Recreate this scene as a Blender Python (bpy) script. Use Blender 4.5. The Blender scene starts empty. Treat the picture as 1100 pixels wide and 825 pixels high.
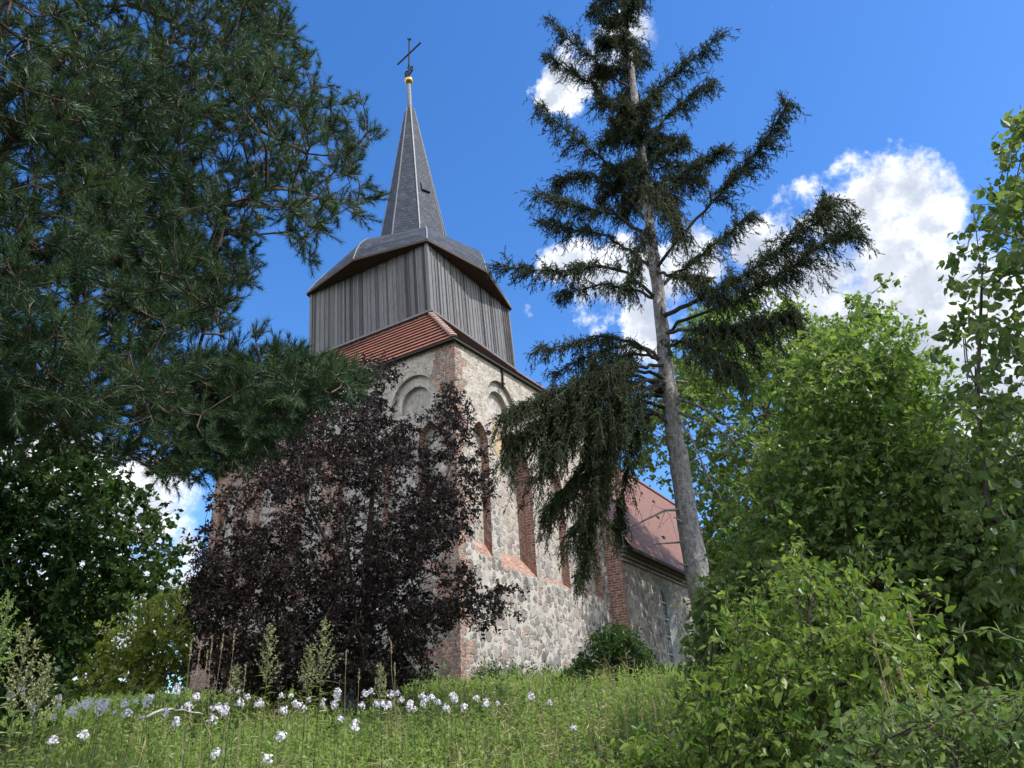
import bpy, math, random
import numpy as np
from mathutils import Matrix, Vector
from mathutils.geometry import tessellate_polygon
R = math.radians
rng = np.random.default_rng(7)
random.seed(7)
S = bpy.context.scene
COL = S.collection

# ------------------------------------------------------------------ camera
PITCH, ROLL, FPX = 0.46032, -0.05619, 826.0
_F = np.array([0, math.cos(PITCH), math.sin(PITCH)])
_u = np.array([0, -math.sin(PITCH), math.cos(PITCH)])
_x = np.array([1.0, 0, 0])
CX = math.cos(ROLL) * _x + math.sin(ROLL) * _u
CU = -math.sin(ROLL) * _x + math.cos(ROLL) * _u
cd = bpy.data.cameras.new('camera')
cam = bpy.data.objects.new('camera', cd)
COL.objects.link(cam)
cam.matrix_world = Matrix(((CX[0], CU[0], -_F[0], 0), (CX[1], CU[1], -_F[1], 0), (CX[2], CU[2], -_F[2], 0), (0, 0, 0, 1)))
cd.sensor_fit = 'HORIZONTAL'; cd.sensor_width = 36; cd.lens = 36 * FPX / 1100
cd.clip_start = 0.05; cd.clip_end = 8000
S.camera = cam

SUN_AZ, SUN_EL = R(118), R(53)          # azimuth clockwise from +y
SUN_STRENGTH, SKY_STRENGTH = 3.7, 0.15
S.view_settings.view_transform = 'Standard'
S.view_settings.look = 'None'
S.view_settings.gamma = 1
S.view_settings.exposure = 0.68


def rays(px, py):
    px = np.asarray(px, float); py = np.asarray(py, float)
    return _F + ((px - 550) / FPX)[..., None] * CX - ((py - 412.5) / FPX)[..., None] * CU


def at(px, py, D):
    """world point seen in direction (px,py) of the survey at horizontal distance D"""
    d = rays(px, py)
    return d * (np.asarray(D, float) / np.hypot(d[..., 0], d[..., 1]))[..., None]


def pix(P):
    P = np.asarray(P, float)
    z = P @ _F
    return 550 + FPX * (P @ CX) / z, 412.5 - FPX * (P @ CU) / z


# ------------------------------------------------------------------ node helpers
class NT:
    def __init__(s, tree):
        s.t = tree; s.n = tree.nodes; s.l = tree.links

    def put(s, sock, v):
        if v is None:
            return
        if isinstance(v, bpy.types.NodeSocket):
            s.l.new(v, sock)
        elif isinstance(v, (tuple, list)) and len(v) == 3 and len(getattr(sock, 'default_value', (0, 0, 0))) == 4:
            sock.default_value = (*v, 1)
        else:
            sock.default_value = v

    def node(s, kind, ins=None, **props):
        n = s.n.new('ShaderNode' + kind)
        for k, v in props.items():
            setattr(n, k, v)
        for k, v in (ins or {}).items():
            s.put(n.inputs[k], v)
        return n

    def m(s, op, a, b=None, c=None, clamp=False):
        n = s.node('Math', operation=op, use_clamp=clamp)
        s.put(n.inputs[0], a); s.put(n.inputs[1], b); s.put(n.inputs[2], c)
        return n.outputs[0]

    def v(s, op, a, b=None, out=0):
        n = s.node('VectorMath', operation=op)
        s.put(n.inputs[0], a); s.put(n.inputs[1], b)
        return n.outputs['Value' if out else 0]

    def mix(s, f, a, b, blend='MIX'):
        n = s.node('MixRGB', blend_type=blend)
        s.put(n.inputs[0], f); s.put(n.inputs[1], a); s.put(n.inputs[2], b)
        return n.outputs[0]

    def step(s, x, lo, hi, kind='SMOOTHSTEP'):
        n = s.node('MapRange', interpolation_type=kind)
        s.put(n.inputs[0], x); s.put(n.inputs[1], lo); s.put(n.inputs[2], hi)
        return n.outputs[0]

    def noise(s, vec, scale, detail=4, rough=.6, out='Fac', dims='3D', dist=0):
        n = s.node('TexNoise', {'Scale': scale, 'Detail': detail, 'Roughness': rough, 'Distortion': dist}, noise_dimensions=dims)
        s.put(n.inputs['Vector'], vec)
        return n.outputs[out]

    def ramp(s, f, stops, interp='LINEAR'):
        n = s.node('ValToRGB'); cr = n.color_ramp; cr.interpolation = interp
        while len(cr.elements) < len(stops):
            cr.elements.new(.5)
        for e, (p, c) in zip(cr.elements, stops):
            e.position = p; e.color = (*c, 1)
        s.put(n.inputs[0], f)
        return n.outputs[0]

    def bump(s, h, strength=.5, dist=.02, normal=None):
        n = s.node('Bump', {'Strength': strength, 'Distance': dist, 'Height': h})
        if normal is not None:
            s.put(n.inputs['Normal'], normal)
        return n.outputs[0]


def new_mat(name):
    m = bpy.data.materials.new(name); m.use_nodes = True
    t = NT(m.node_tree); t.n.clear()
    out = t.node('OutputMaterial')
    return m, t, out


def principled(t, out, col, rough=.8, normal=None, metal=0, spec=.4):
    p = t.node('BsdfPrincipled', {'Base Color': col, 'Roughness': rough, 'Metallic': metal, 'Specular IOR Level': spec})
    if normal is not None:
        t.put(p.inputs['Normal'], normal)
    t.l.new(p.outputs[0], out.inputs[0])
    return p


# ------------------------------------------------------------------ world: sky with cumulus
W = bpy.data.worlds.new('World'); S.world = W; W.use_nodes = True
t = NT(W.node_tree); t.n.clear()
wout = t.node('OutputWorld')
sky = t.node('TexSky', sky_type='NISHITA', sun_disc=False, sun_elevation=SUN_EL, sun_rotation=SUN_AZ,
             altitude=80, air_density=1.0, dust_density=0.4, ozone_density=3.0)
skyc = t.node('HueSaturation', {'Hue': .507, 'Saturation': 1.28, 'Value': 1.13, 'Color': sky.outputs[0]}).outputs[0]
dirv = t.node('TexCoord').outputs['Generated']
warp = t.v('SCALE', t.v('SUBTRACT', t.noise(dirv, 7, 6, .62, out='Color'), (.5, .5, .5)), None)
warp.node.inputs['Scale'].default_value = .15
dv = t.v('ADD', dirv, warp)


def blob(px, py, rx, sharp=1.0):
    c = rays(px, py); c = c / np.linalg.norm(c)
    d = t.v('LENGTH', t.v('SUBTRACT', dv, tuple(c)), out=1)
    return t.m('SUBTRACT', 1.0, t.m('DIVIDE', d, rx / FPX * sharp))


blobs = [(925, 222, 50), (985, 205, 46), (1005, 235, 36), (880, 232, 46), (860, 290, 66), (945, 285, 66), (1010, 320, 60), (1075, 330, 52), (1150, 370, 80),
         (1160, 450, 120), (810, 250, 30), (600, 290, 44), (640, 320, 46), (690, 290, 50), (740, 270, 40), (620, 75, 40), (665, 40, 34), (600, 95, 20),
         (690, 350, 40), (900, 370, 100), (1000, 430, 130),
         (150, 535, 60), (90, 540, 70), (20, 520, 90), (205, 640, 50), (120, 640, 80), (60, 660, 60), (195, 580, 30)]
acc = None
for b in blobs:
    o = blob(*b)
    acc = o if acc is None else t.m('SMOOTH_MAX', acc, o, .45)
n1 = t.m('ADD', t.m('MULTIPLY', t.noise(dirv, 7, 8, .66), .65), t.m('MULTIPLY', t.noise(dirv, 23, 6, .7), .35))
n1b = t.m('ADD', t.m('MULTIPLY', t.noise(t.v('ADD', dirv, (.018, -.008, .03)), 7, 8, .66), .65), t.m('MULTIPLY', t.noise(t.v('ADD', dirv, (.018, -.008, .03)), 23, 6, .7), .35))
dens = t.m('ADD', acc, t.m('MULTIPLY', t.m('SUBTRACT', n1, .5), 2.3))
alpha = t.step(dens, .0, .50)
wisp = t.m('MULTIPLY', t.step(t.noise(t.v('MULTIPLY', dirv, (1, 1.6, 2.2)), 6.5, 6, .68), .62, .85), .35)
# unseen white clouds added as fill light, well away from the church view
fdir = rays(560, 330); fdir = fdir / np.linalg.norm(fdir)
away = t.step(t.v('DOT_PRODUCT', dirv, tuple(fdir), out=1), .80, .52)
fill_clouds = t.m('MULTIPLY', t.step(t.noise(dirv, 2.6, 6, .6), .43, .57), away)
alpha_all = t.m('MAXIMUM', t.m('MAXIMUM', alpha, fill_clouds), wisp)
# thick middles of the clouds are grey against the sun, edges glow
lit = t.m('MULTIPLY', t.m('SUBTRACT', n1, n1b), 2.2)
thick = t.step(t.m('SUBTRACT', t.m('ADD', acc, t.m('MULTIPLY', t.m('SUBTRACT', t.noise(dirv, 4.5, 6, .62), .5), 1.5)), lit), -.15, .72)
thick = t.m('ADD', t.m('MULTIPLY', thick, .82), t.m('MULTIPLY', t.step(t.noise(dirv, 9, 7, .66), .42, .62), .18), clamp=True)
ccol = t.mix(thick, (1.02, 1.02, 1.03), (.36, .405, .49))
# these added clouds are made extra bright to fill the shaded sides
ccol = t.mix(fill_clouds, ccol, (1.75, 1.72, 1.70))
bg1 = t.node('Background', {'Color': skyc, 'Strength': SKY_STRENGTH})
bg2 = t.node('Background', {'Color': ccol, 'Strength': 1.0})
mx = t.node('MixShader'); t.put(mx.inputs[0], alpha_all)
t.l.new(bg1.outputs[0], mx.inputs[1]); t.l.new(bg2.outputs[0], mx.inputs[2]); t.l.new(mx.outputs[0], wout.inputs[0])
W.cycles.sampling_method = 'MANUAL'; W.cycles.sample_map_resolution = 512

sd = bpy.data.lights.new('sun', 'SUN'); sd.energy = SUN_STRENGTH; sd.angle = R(.53); sd.color = (1, .95, .87)
sun = bpy.data.objects.new('sun', sd); COL.objects.link(sun)
to_sun = Vector((math.sin(SUN_AZ) * math.cos(SUN_EL), math.cos(SUN_AZ) * math.cos(SUN_EL), math.sin(SUN_EL)))
sun.rotation_euler = to_sun.to_track_quat('Z', 'Y').to_euler()
sun.location = (30, -20, 40)

# ------------------------------------------------------------------ object helpers
def link(o, parent=None):
    COL.objects.link(o)
    if parent is not None:
        o.parent = parent
    return o


def thing(name, label, cat, loc=(0, 0, 0), rz=0, group=None):
    o = bpy.data.objects.new(name, None)
    o.empty_display_size = .2
    o.location = tuple(float(c) for c in loc); o.rotation_euler = (0, 0, rz)
    return tag(link(o), label, cat, group)


def tag(o, label, cat, group=None):
    o['label'] = label; o['category'] = cat
    if group:
        o['group'] = group
    return o


class Acc:
    """collects triangles with a per-face variation value"""
    def __init__(s):
        s.V = []; s.T = []; s.A = []; s.M = []; s.n = 0

    def add(s, verts, tris, var=0.5, mat=0):
        verts = np.asarray(verts, np.float32).reshape(-1, 3); tris = np.asarray(tris, np.int32).reshape(-1, 3)
        s.V.append(verts); s.T.append(tris + s.n); s.n += len(verts)
        s.A.append(np.broadcast_to(np.asarray(var, np.float32), (len(tris),)).copy())
        s.M.append(np.full(len(tris), mat, np.int32))

    def build(s, name, mats, parent=None, origin=(0, 0, 0), smooth=False):
        V = np.concatenate(s.V) - np.asarray(origin, np.float32); T = np.concatenate(s.T); A = np.concatenate(s.A); M = np.concatenate(s.M)
        me = bpy.data.meshes.new(name)
        me.vertices.add(len(V)); me.vertices.foreach_set('co', V.ravel())
        me.loops.add(len(T) * 3); me.loops.foreach_set('vertex_index', T.ravel())
        me.polygons.add(len(T)); me.polygons.foreach_set('loop_start', np.arange(0, len(T) * 3, 3, dtype=np.int32))
        me.update(calc_edges=True)
        me.attributes.new('var', 'FLOAT', 'FACE').data.foreach_set('value', A)
        me.polygons.foreach_set('material_index', M)
        me.polygons.foreach_set('use_smooth', np.full(len(T), smooth))
        for m in (mats if isinstance(mats, (list, tuple)) else [mats]):
            me.materials.append(m)
        o = bpy.data.objects.new(name, me)
        return link(o, parent)


def sweep(acc, pts, rad, sides=6, var=.5, cap=True, lump=0.0):
    pts = np.asarray(pts, float); rad = np.broadcast_to(np.asarray(rad, float), (len(pts),))
    n = len(pts)
    tan = np.gradient(pts, axis=0) if n > 2 else np.repeat([pts[-1] - pts[0]], n, 0)
    tan /= np.linalg.norm(tan, axis=1)[:, None] + 1e-9
    ref = np.array([0.31, .87, .38]) if abs(tan.mean(0)[2]) > .8 else np.array([0, 0, 1.0])
    a = np.cross(tan, ref); a /= np.linalg.norm(a, axis=1)[:, None] + 1e-9
    b = np.cross(tan, a)
    ang = np.arange(sides) / sides * 2 * np.pi
    r = rad[:, None] * np.ones(sides)
    if lump:
        r = r * (1 + lump * rng.normal(size=r.shape))
    ring = pts[:, None] + r[:, :, None] * (np.cos(ang)[None, :, None] * a[:, None] + np.sin(ang)[None, :, None] * b[:, None])
    V = ring.reshape(-1, 3)
    i = np.arange(n - 1)[:, None] * sides; j = np.arange(sides)[None]; k = (j + 1) % sides
    q = np.stack([i + j, i + k, i + sides + k, i + sides + j], -1).reshape(-1, 4)
    T = np.concatenate([q[:, [0, 1, 2]], q[:, [0, 2, 3]]])
    if cap:
        c = np.arange(1, sides - 1)
        T = np.concatenate([T, np.stack([np.zeros_like(c) + (n - 1) * sides, (n - 1) * sides + c, (n - 1) * sides + c + 1], -1),
                            np.stack([np.zeros_like(c), c + 1, c], -1)])
    acc.add(V, T, var)


def unit(v):
    return v / (np.linalg.norm(v, axis=-1, keepdims=True) + 1e-9)


PROFILES = {'lo': [(.42, .5)], 'hi': [(.10, .34), (.34, .5), (.70, .30)], 'lance': [(.25, .42), (.55, .5)], 'tri': [(.3, .5), (.6, .45)]}


def leaves(acc, P, D, N, L, Wd, var, prof='lo', fold=.12, curl=.15, mat=0):
    """leaf blades: base P, direction D, face normal N, length L, width Wd (arrays)"""
    n = len(P)
    D = unit(D); B = unit(np.cross(N, D)); N = unit(np.cross(D, B))
    L = np.broadcast_to(L, (n,))[:, None]; Wd = np.broadcast_to(Wd, (n,))[:, None]
    pr = PROFILES[prof]
    vs = [P]
    for (tt, h) in pr:
        mid = P + D * L * tt - N * L * curl * tt * tt
        vs += [mid + B * Wd * h + N * Wd * fold, mid, mid - B * Wd * h + N * Wd * fold]
    vs.append(P + D * L - N * L * curl)
    k = len(vs)
    V = np.stack(vs, 1).reshape(-1, 3)
    f = [(0, 2, 1), (0, 3, 2)]
    for q in range(len(pr) - 1):
        a = 1 + 3 * q; b = a + 3
        f += [(a, a + 1, b + 1), (a, b + 1, b), (a + 1, a + 2, b + 2), (a + 1, b + 2, b + 1)]
    a = 1 + 3 * (len(pr) - 1)
    f += [(a, a + 1, k - 1), (a + 1, a + 2, k - 1)]
    f = np.array(f)
    T = (np.arange(n)[:, None, None] * k + f[None]).reshape(-1, 3)
    acc.add(V, T, np.repeat(np.broadcast_to(var, (n,)), len(f)), mat)


def needles(acc, P, D, L, Wd, var):
    n = len(P); D = unit(D)
    B = unit(np.cross(D, rng.normal(size=(n, 3))))
    L = np.broadcast_to(L, (n,))[:, None]; Wd = np.broadcast_to(Wd, (n,))[:, None]
    V = np.stack([P - B * Wd / 2, P + B * Wd / 2, P + D * L], 1).reshape(-1, 3)
    acc.add(V, np.arange(3 * n).reshape(-1, 3), var)


def in_poly(px, py, poly):
    poly = np.asarray(poly, float); c = np.zeros(len(px), bool); j = len(poly) - 1
    for i in range(len(poly)):
        xi, yi = poly[i]; xj, yj = poly[j]
        c ^= ((yi > py) != (yj > py)) & (px < (xj - xi) * (py - yi) / (yj - yi + 1e-12) + xi)
        j = i
    return c


def edge_dist(px, py, poly):
    poly = np.asarray(poly, float); best = np.full(len(px), 1e9)
    for i in range(len(poly)):
        a, b = poly[i - 1], poly[i]; ab = b - a
        tt = np.clip(((px - a[0]) * ab[0] + (py - a[1]) * ab[1]) / (ab @ ab + 1e-9), 0, 1)
        best = np.minimum(best, np.hypot(px - a[0] - tt * ab[0], py - a[1] - tt * ab[1]))
    return best


def crown_points(poly, n, D, half, holes=(), clump=0, soft=60):
    """points of a crown: its outline as surveyed from the path, spread through a real depth D +- half"""
    poly = np.asarray(poly, float); lo = poly.min(0); hi = poly.max(0); out = []
    cnt = 0
    cl = rng.uniform(lo, hi, (40, 2)) if clump else None
    while cnt < n:
        p = rng.uniform(lo, hi, (n * 2, 2))
        ok = in_poly(p[:, 0], p[:, 1], poly)
        for hx, hy, hr, pr in holes:
            ok &= ~((np.hypot(p[:, 0] - hx, p[:, 1] - hy) < hr) & (rng.random(len(p)) < pr))
        if clump:
            dd = np.min(np.hypot(p[:, None, 0] - cl[None, :, 0], p[:, None, 1] - cl[None, :, 1]), 1)
            ok &= rng.random(len(p)) < np.clip(1.25 - dd / clump, .12, 1)
        p = p[ok]; out.append(p); cnt += len(p)
    p = np.concatenate(out)[:n]
    e = np.clip(edge_dist(p[:, 0], p[:, 1], poly) / soft, 0, 1)
    h = half * (.25 + .75 * np.sqrt(1 - (1 - e) ** 2))
    d = D + rng.uniform(-1, 1, n) * h
    return at(p[:, 0], p[:, 1], d)


# ------------------------------------------------------------------ skeleton
def grow(trunk, att, k=.3, sag=.05):
    """joins crown points to the trunk polyline(s) by a shortest branching path; returns nodes, parents"""
    N = [np.asarray(p, float) for p in trunk[0]]; par = [-1] + list(range(len(N) - 1))
    for lim in trunk[1:]:
        st = int(np.argmin([np.linalg.norm(q - lim[0]) for q in N])); prev = st
        for p in lim[1:]:
            N.append(np.asarray(p, float)); par.append(prev); prev = len(N) - 1
    plen = [0.0] * len(N)
    for i in range(1, len(N)):
        plen[i] = plen[par[i]] + .35 * np.linalg.norm(N[i] - N[par[i]])
    att = np.asarray(att); n = len(att)
    best = np.full(n, 1e9); bp = np.zeros(n, int)
    for j in range(1, len(N)):
        c = np.linalg.norm(att - N[j], axis=1) * 1.0 + k * plen[j]
        m = c < best; best[m] = c[m]; bp[m] = j
    done = np.zeros(n, bool); idx = np.zeros(n, int)
    for _ in range(n):
        i = int(np.argmin(np.where(done, 1e9, best))); done[i] = True
        p = bp[i]; a = N[p]; b = att[i]; L = np.linalg.norm(b - a)
        if L > .25:
            mid = (a + b) / 2 + rng.normal(size=3) * L * .07; mid[2] += L * sag
            N.append(mid); par.append(p); plen.append(plen[p] + L / 2); p = len(N) - 1
        N.append(b); par.append(p); plen.append(plen[bp[i]] + L); j = len(N) - 1; idx[i] = j
        c = np.linalg.norm(att - b, axis=1) + k * plen[j]
        m = (c < best) & ~done; best[m] = c[m]; bp[m] = j
    return np.array(N), np.array(par), idx


def limbs(acc, N, par, rmin, rtrunk, ntrunk, power=2.3, rmax_branch=None):
    n = len(N); ch = [[] for _ in range(n)]
    for i in range(1, n):
        ch[par[i]].append(i)
    # children always come after their parents, so walk backwards
    acc2 = np.zeros(n)
    for i in range(n - 1, -1, -1):
        if not ch[i]:
            acc2[i] = rmin ** power
        if par[i] >= 0:
            acc2[par[i]] += acc2[i]
    r = acc2 ** (1 / power)
    if rmax_branch:
        r = np.minimum(r, rmax_branch)
    for i in range(ntrunk):
        r[i] = max(rtrunk[0] + (rtrunk[1] - rtrunk[0]) * i / max(1, ntrunk - 1), r[i] if not rmax_branch else 0)
    heavy = [max(c, key=lambda q: (q < ntrunk, acc2[q])) if c else -1 for c in ch]
    starts = [0] + [c for i in range(n) for c in ch[i] if c != heavy[i]]
    for s in starts:
        path = [par[s]] if par[s] >= 0 else []
        i = s
        while i >= 0:
            path.append(i); i = heavy[i]
        if len(path) < 2:
            continue
        rr = r[path].copy()
        if par[s] >= 0:
            rr[0] = min(rr[0], rr[1] * 1.15)
        R0 = rr.max()
        sweep(acc, N[path], rr, 10 if R0 > .08 else (6 if R0 > .02 else 4), cap=False)


def bark_mat(name, c1, c2, scale=14, bstr=.7, stretch=(1, 1, .3), rough=.9):
    m, t, out = new_mat(name)
    co = t.v('MULTIPLY', t.node('TexCoord').outputs['Object'], stretch)
    n = t.noise(co, scale, 6, .7); n2 = t.noise(co, scale * 3.1, 4, .7)
    f = t.step(t.m('ADD', t.m('MULTIPLY', n, .65), t.m('MULTIPLY', n2, .35)), .35, .65)
    principled(t, out, t.mix(f, c1, c2), rough, t.bump(f, bstr, .03))
    return m


def leaf_mat(name, a, b, trans=.35, gloss=.08, rough=.5, tr_tint=(1.25, 1.35, .6), back=None):
    """leaf: two-tone by leaf, diffuse + light passing through + a slight sheen"""
    m, t, out = new_mat(name)
    v = t.node('Attribute', attribute_name='var').outputs['Fac']
    c = t.mix(v, a, b)
    if back:
        c = t.mix(t.m('MULTIPLY', t.node('NewGeometry').outputs['Backfacing'], .8), c, back)
    d = t.node('BsdfDiffuse', {'Color': c})
    tr = t.node('BsdfTranslucent', {'Color': t.mix(1, c, tr_tint, 'MULTIPLY')})
    m1 = t.node('MixShader', {0: trans}); t.l.new(d.outputs[0], m1.inputs[1]); t.l.new(tr.outputs[0], m1.inputs[2])
    g = t.node('BsdfGlossy', {'Color': (1, 1, 1), 'Roughness': rough})
    fr = t.node('Fresnel', {'IOR': 1.35}).outputs[0]
    m2 = t.node('MixShader'); t.put(m2.inputs[0], t.m('MULTIPLY', fr, gloss * 3.0, clamp=True))
    t.l.new(m1.outputs[0], m2.inputs[1]); t.l.new(g.outputs[0], m2.inputs[2]); t.l.new(m2.outputs[0], out.inputs[0])
    return m


# ------------------------------------------------------------------ terrain
_ys = np.array([-200, -20, 0, 3, 5, 12, 20, 30, 45, 60, 120, 400, 5000.0])
_zs = np.array([-3, -1.8, -1.6, -1.2, -.85, .30, 1.45, 2.1, 2.3, 1.2, -7, -30, -60.0])


def gz(x, y):
    x = np.asarray(x, float); y = np.asarray(y, float)
    z = np.interp(y, _ys, _zs)
    return z + .05 * np.sin(x * 1.3 + y * .7) + .04 * np.sin(x * .6 - y * 1.1) - .0009 * np.clip(np.abs(x) - 14, 0, 80) ** 2


gx = np.unique(np.concatenate([np.linspace(-30, 30, 90), np.array([-5000, -1500, -500, -200, -100, -60, -45, 45, 60, 100, 200, 500, 1500, 5000])]))
gy = np.unique(np.concatenate([np.linspace(-8, 60, 100), np.array([-3000, -500, -100, -30, 80, 120, 200, 400, 900, 2000, 5000])]))
X, Y = np.meshgrid(gx, gy); Z = gz(X, Y)
ga = Acc(); w_ = len(gx); h_ = len(gy)
i, j = np.meshgrid(np.arange(h_ - 1), np.arange(w_ - 1), indexing='ij'); q = (i * w_ + j).ravel()
ga.add(np.stack([X, Y, Z], -1), np.concatenate([np.stack([q, q + 1, q + w_ + 1], -1), np.stack([q, q + w_ + 1, q + w_], -1)]))
m, t, out = new_mat('soil_and_moss')
co = t.node('TexCoord').outputs['Object']
principled(t, out, t.mix(t.step(t.noise(co, 1.7, 6, .7), .4, .6), (.035, .05, .016), (.07, .055, .03)), .95, t.bump(t.noise(co, 9, 5, .7), .8, .05))
g = ga.build('ground', m, smooth=True); g['kind'] = 'structure'

# ------------------------------------------------------------------ church materials
def wall_mat(name, quoins=(), plaster=(20, 25), seed=0, dark=1.0, brick_amt=.9):
    """fieldstone rubble in pale lime mortar, brick quoins toothed into it, old plaster above"""
    m, t, out = new_mat(name)
    uv = t.node('UVMap').outputs[0]
    uv = t.v('ADD', uv, (seed * 7.3, 0, 0)) if seed else uv
    sep = t.node('SeparateXYZ', {0: uv}); u, v = sep.outputs[0], sep.outputs[1]
    wob = t.v('SCALE', t.v('SUBTRACT', t.noise(uv, 3.0, 3, .6, out='Color'), (.5, .5, .5))); wob.node.inputs['Scale'].default_value = .16
    p = t.v('ADD', uv, wob)
    size = t.noise(uv, .55, 2, .5)

    def stones(scale, off, r0):
        pp = t.v('ADD', p, (off, off * .37, 0))
        a = t.node('TexVoronoi', {'Scale': scale, 'Randomness': .85}, voronoi_dimensions='2D', feature='F1'); t.put(a.inputs['Vector'], pp)
        e = t.node('TexVoronoi', {'Scale': scale, 'Randomness': .85}, voronoi_dimensions='2D', feature='DISTANCE_TO_EDGE'); t.put(e.inputs['Vector'], pp)
        sp = t.node('SeparateColor', {0: a.outputs['Color']})
        rad = t.m('ADD', r0, t.m('MULTIPLY', sp.outputs[1], .22))
        dd = t.m('ADD', a.outputs['Distance'], t.m('MULTIPLY', t.m('SUBTRACT', t.noise(uv, 6, 4, .65), .5), .35))
        k = t.m('MULTIPLY', t.step(t.m('SUBTRACT', rad, dd), -.03, .05), t.step(e.outputs['Distance'], .03, .09))
        return sp.outputs[0], sp.outputs[2], k
    r1, b1, s1 = stones(2.5, 0, .32); r2, b2, s2 = stones(4.6, 3.1, .30)
    on1 = t.m('MULTIPLY', s1, t.m('GREATER_THAN', b1, .38))
    on2 = t.m('MULTIPLY', s2, t.m('GREATER_THAN', b2, .12))
    hid = t.step(t.noise(uv, 1.1, 4, .65), .50, .68)
    sm = t.m('MULTIPLY', t.m('MAXIMUM', on1, on2), t.m('SUBTRACT', 1, t.m('MULTIPLY', hid, .7)))
    rr = t.m('ADD', t.m('MULTIPLY', r1, on1), t.m('MULTIPLY', r2, t.m('SUBTRACT', 1, on1)))
    sc = t.ramp(rr, [(0, (.10, .10, .105)), (.18, (.22, .215, .215)), (.36, (.32, .29, .26)), (.5, (.14, .138, .138)), (.64, (.28, .215, .18)), (.8, (.25, .245, .245)), (1, (.38, .355, .32))])
    sc = t.mix(.6, sc, t.ramp(t.noise(uv, 26, 6, .78), [(.3, (.15, .15, .15)), (.7, (.85, .85, .85))]), 'OVERLAY')
    mort = t.mix(t.step(t.noise(uv, 2.1, 5, .7), .35, .7), (.475, .445, .405), (.32, .29, .26))
    mort = t.mix(t.step(t.noise(uv, 13, 6, .8), .50, .66), mort, (.22, .195, .175))
    col = t.mix(sm, mort, sc)
    # old plaster / lime wash
    pm = t.step(t.m('ADD', v, t.m('MULTIPLY', t.m('SUBTRACT', t.noise(uv, 1.3, 6, .7), .5), 7.0)), plaster[0], plaster[1])
    pcol = t.mix(t.step(t.noise(uv, 3.2, 6, .72), .38, .66), (.48, .45, .40), (.30, .265, .23))
    pcol = t.mix(t.step(t.noise(uv, 13, 6, .8), .50, .66), pcol, (.20, .135, .11))
    pm2 = t.m('MULTIPLY', pm, t.step(t.noise(uv, 5.5, 5, .75), .28, .42))
    col = t.mix(pm2, col, pcol)
    h = t.m('MULTIPLY', sm, t.m('SUBTRACT', 1, t.m('MULTIPLY', pm2, .8)))
    h = t.m('ADD', h, t.m('MULTIPLY', t.noise(uv, 22, 5, .7), .45))
    # brick
    bt = t.node('TexBrick', {'Scale': 1.0, 'Mortar Size': .011, 'Brick Width': .27, 'Row Height': .098, 'Color1': (.20, .07, .045), 'Color2': (.36, .155, .10), 'Mortar': (.42, .385, .34), 'Bias': -.1, 'Mortar Smooth': .25})
    w2 = t.v('SCALE', t.v('SUBTRACT', t.noise(uv, 8, 3, .6, out='Color'), (.5, .5, .5))); w2.node.inputs['Scale'].default_value = .03
    t.put(bt.inputs['Vector'], t.v('ADD', uv, w2))
    bcol = t.mix(t.m('MULTIPLY', t.step(t.noise(uv, 6.5, 6, .8), .46, .62), .75), bt.outputs['Color'], (.47, .40, .345))
    bcol = t.mix(t.step(t.noise(uv, 3.7, 4, .7), .56, .70), bcol, (.13, .085, .07))
    mask = None
    for (ue, sg, wd, amp, v0, v1) in quoins:
        tooth = t.node('TexWhiteNoise', noise_dimensions='1D'); t.put(tooth.inputs['W'], t.m('FLOOR', t.m('DIVIDE', v, .294)))
        wdt = t.m('ADD', t.m('ADD', wd, t.m('MULTIPLY', tooth.outputs['Value'], amp)), t.m('MULTIPLY', t.m('SUBTRACT', t.noise(uv, 1.9, 5, .75), .5), amp * 3.2))
        d = t.m('MULTIPLY', t.m('SUBTRACT', u, ue + seed * 7.3), sg)
        k = t.m('MULTIPLY', t.m('LESS_THAN', d, wdt), t.m('MULTIPLY', t.m('GREATER_THAN', v, v0), t.m('LESS_THAN', v, v1)))
        mask = k if mask is None else t.m('MAXIMUM', mask, k)
    if mask is not None:
        mask = t.m('MULTIPLY', mask, t.step(t.noise(uv, 3.5, 6, .8), .41, .52))
        mask = t.m('MULTIPLY', mask, brick_amt)
        col = t.mix(mask, col, bcol)
        h = t.m('ADD', t.m('MULTIPLY', h, t.m('SUBTRACT', 1, mask)), t.m('MULTIPLY', mask, t.m('SUBTRACT', 1, bt.outputs['Fac'])))
    if dark != 1:
        col = t.mix(1, col, (dark, dark, dark), 'MULTIPLY')
    # lichen and rain streaks
    st = t.step(t.noise(t.v('MULTIPLY', uv, (2.2, .25, 1)), 1.6, 5, .7), .56, .75)
    col = t.mix(t.m('MULTIPLY', st, .45), col, (.12, .11, .10))
    principled(t, out, col, .92, t.bump(h, 1.0, .06), spec=.2)
    return m


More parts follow.
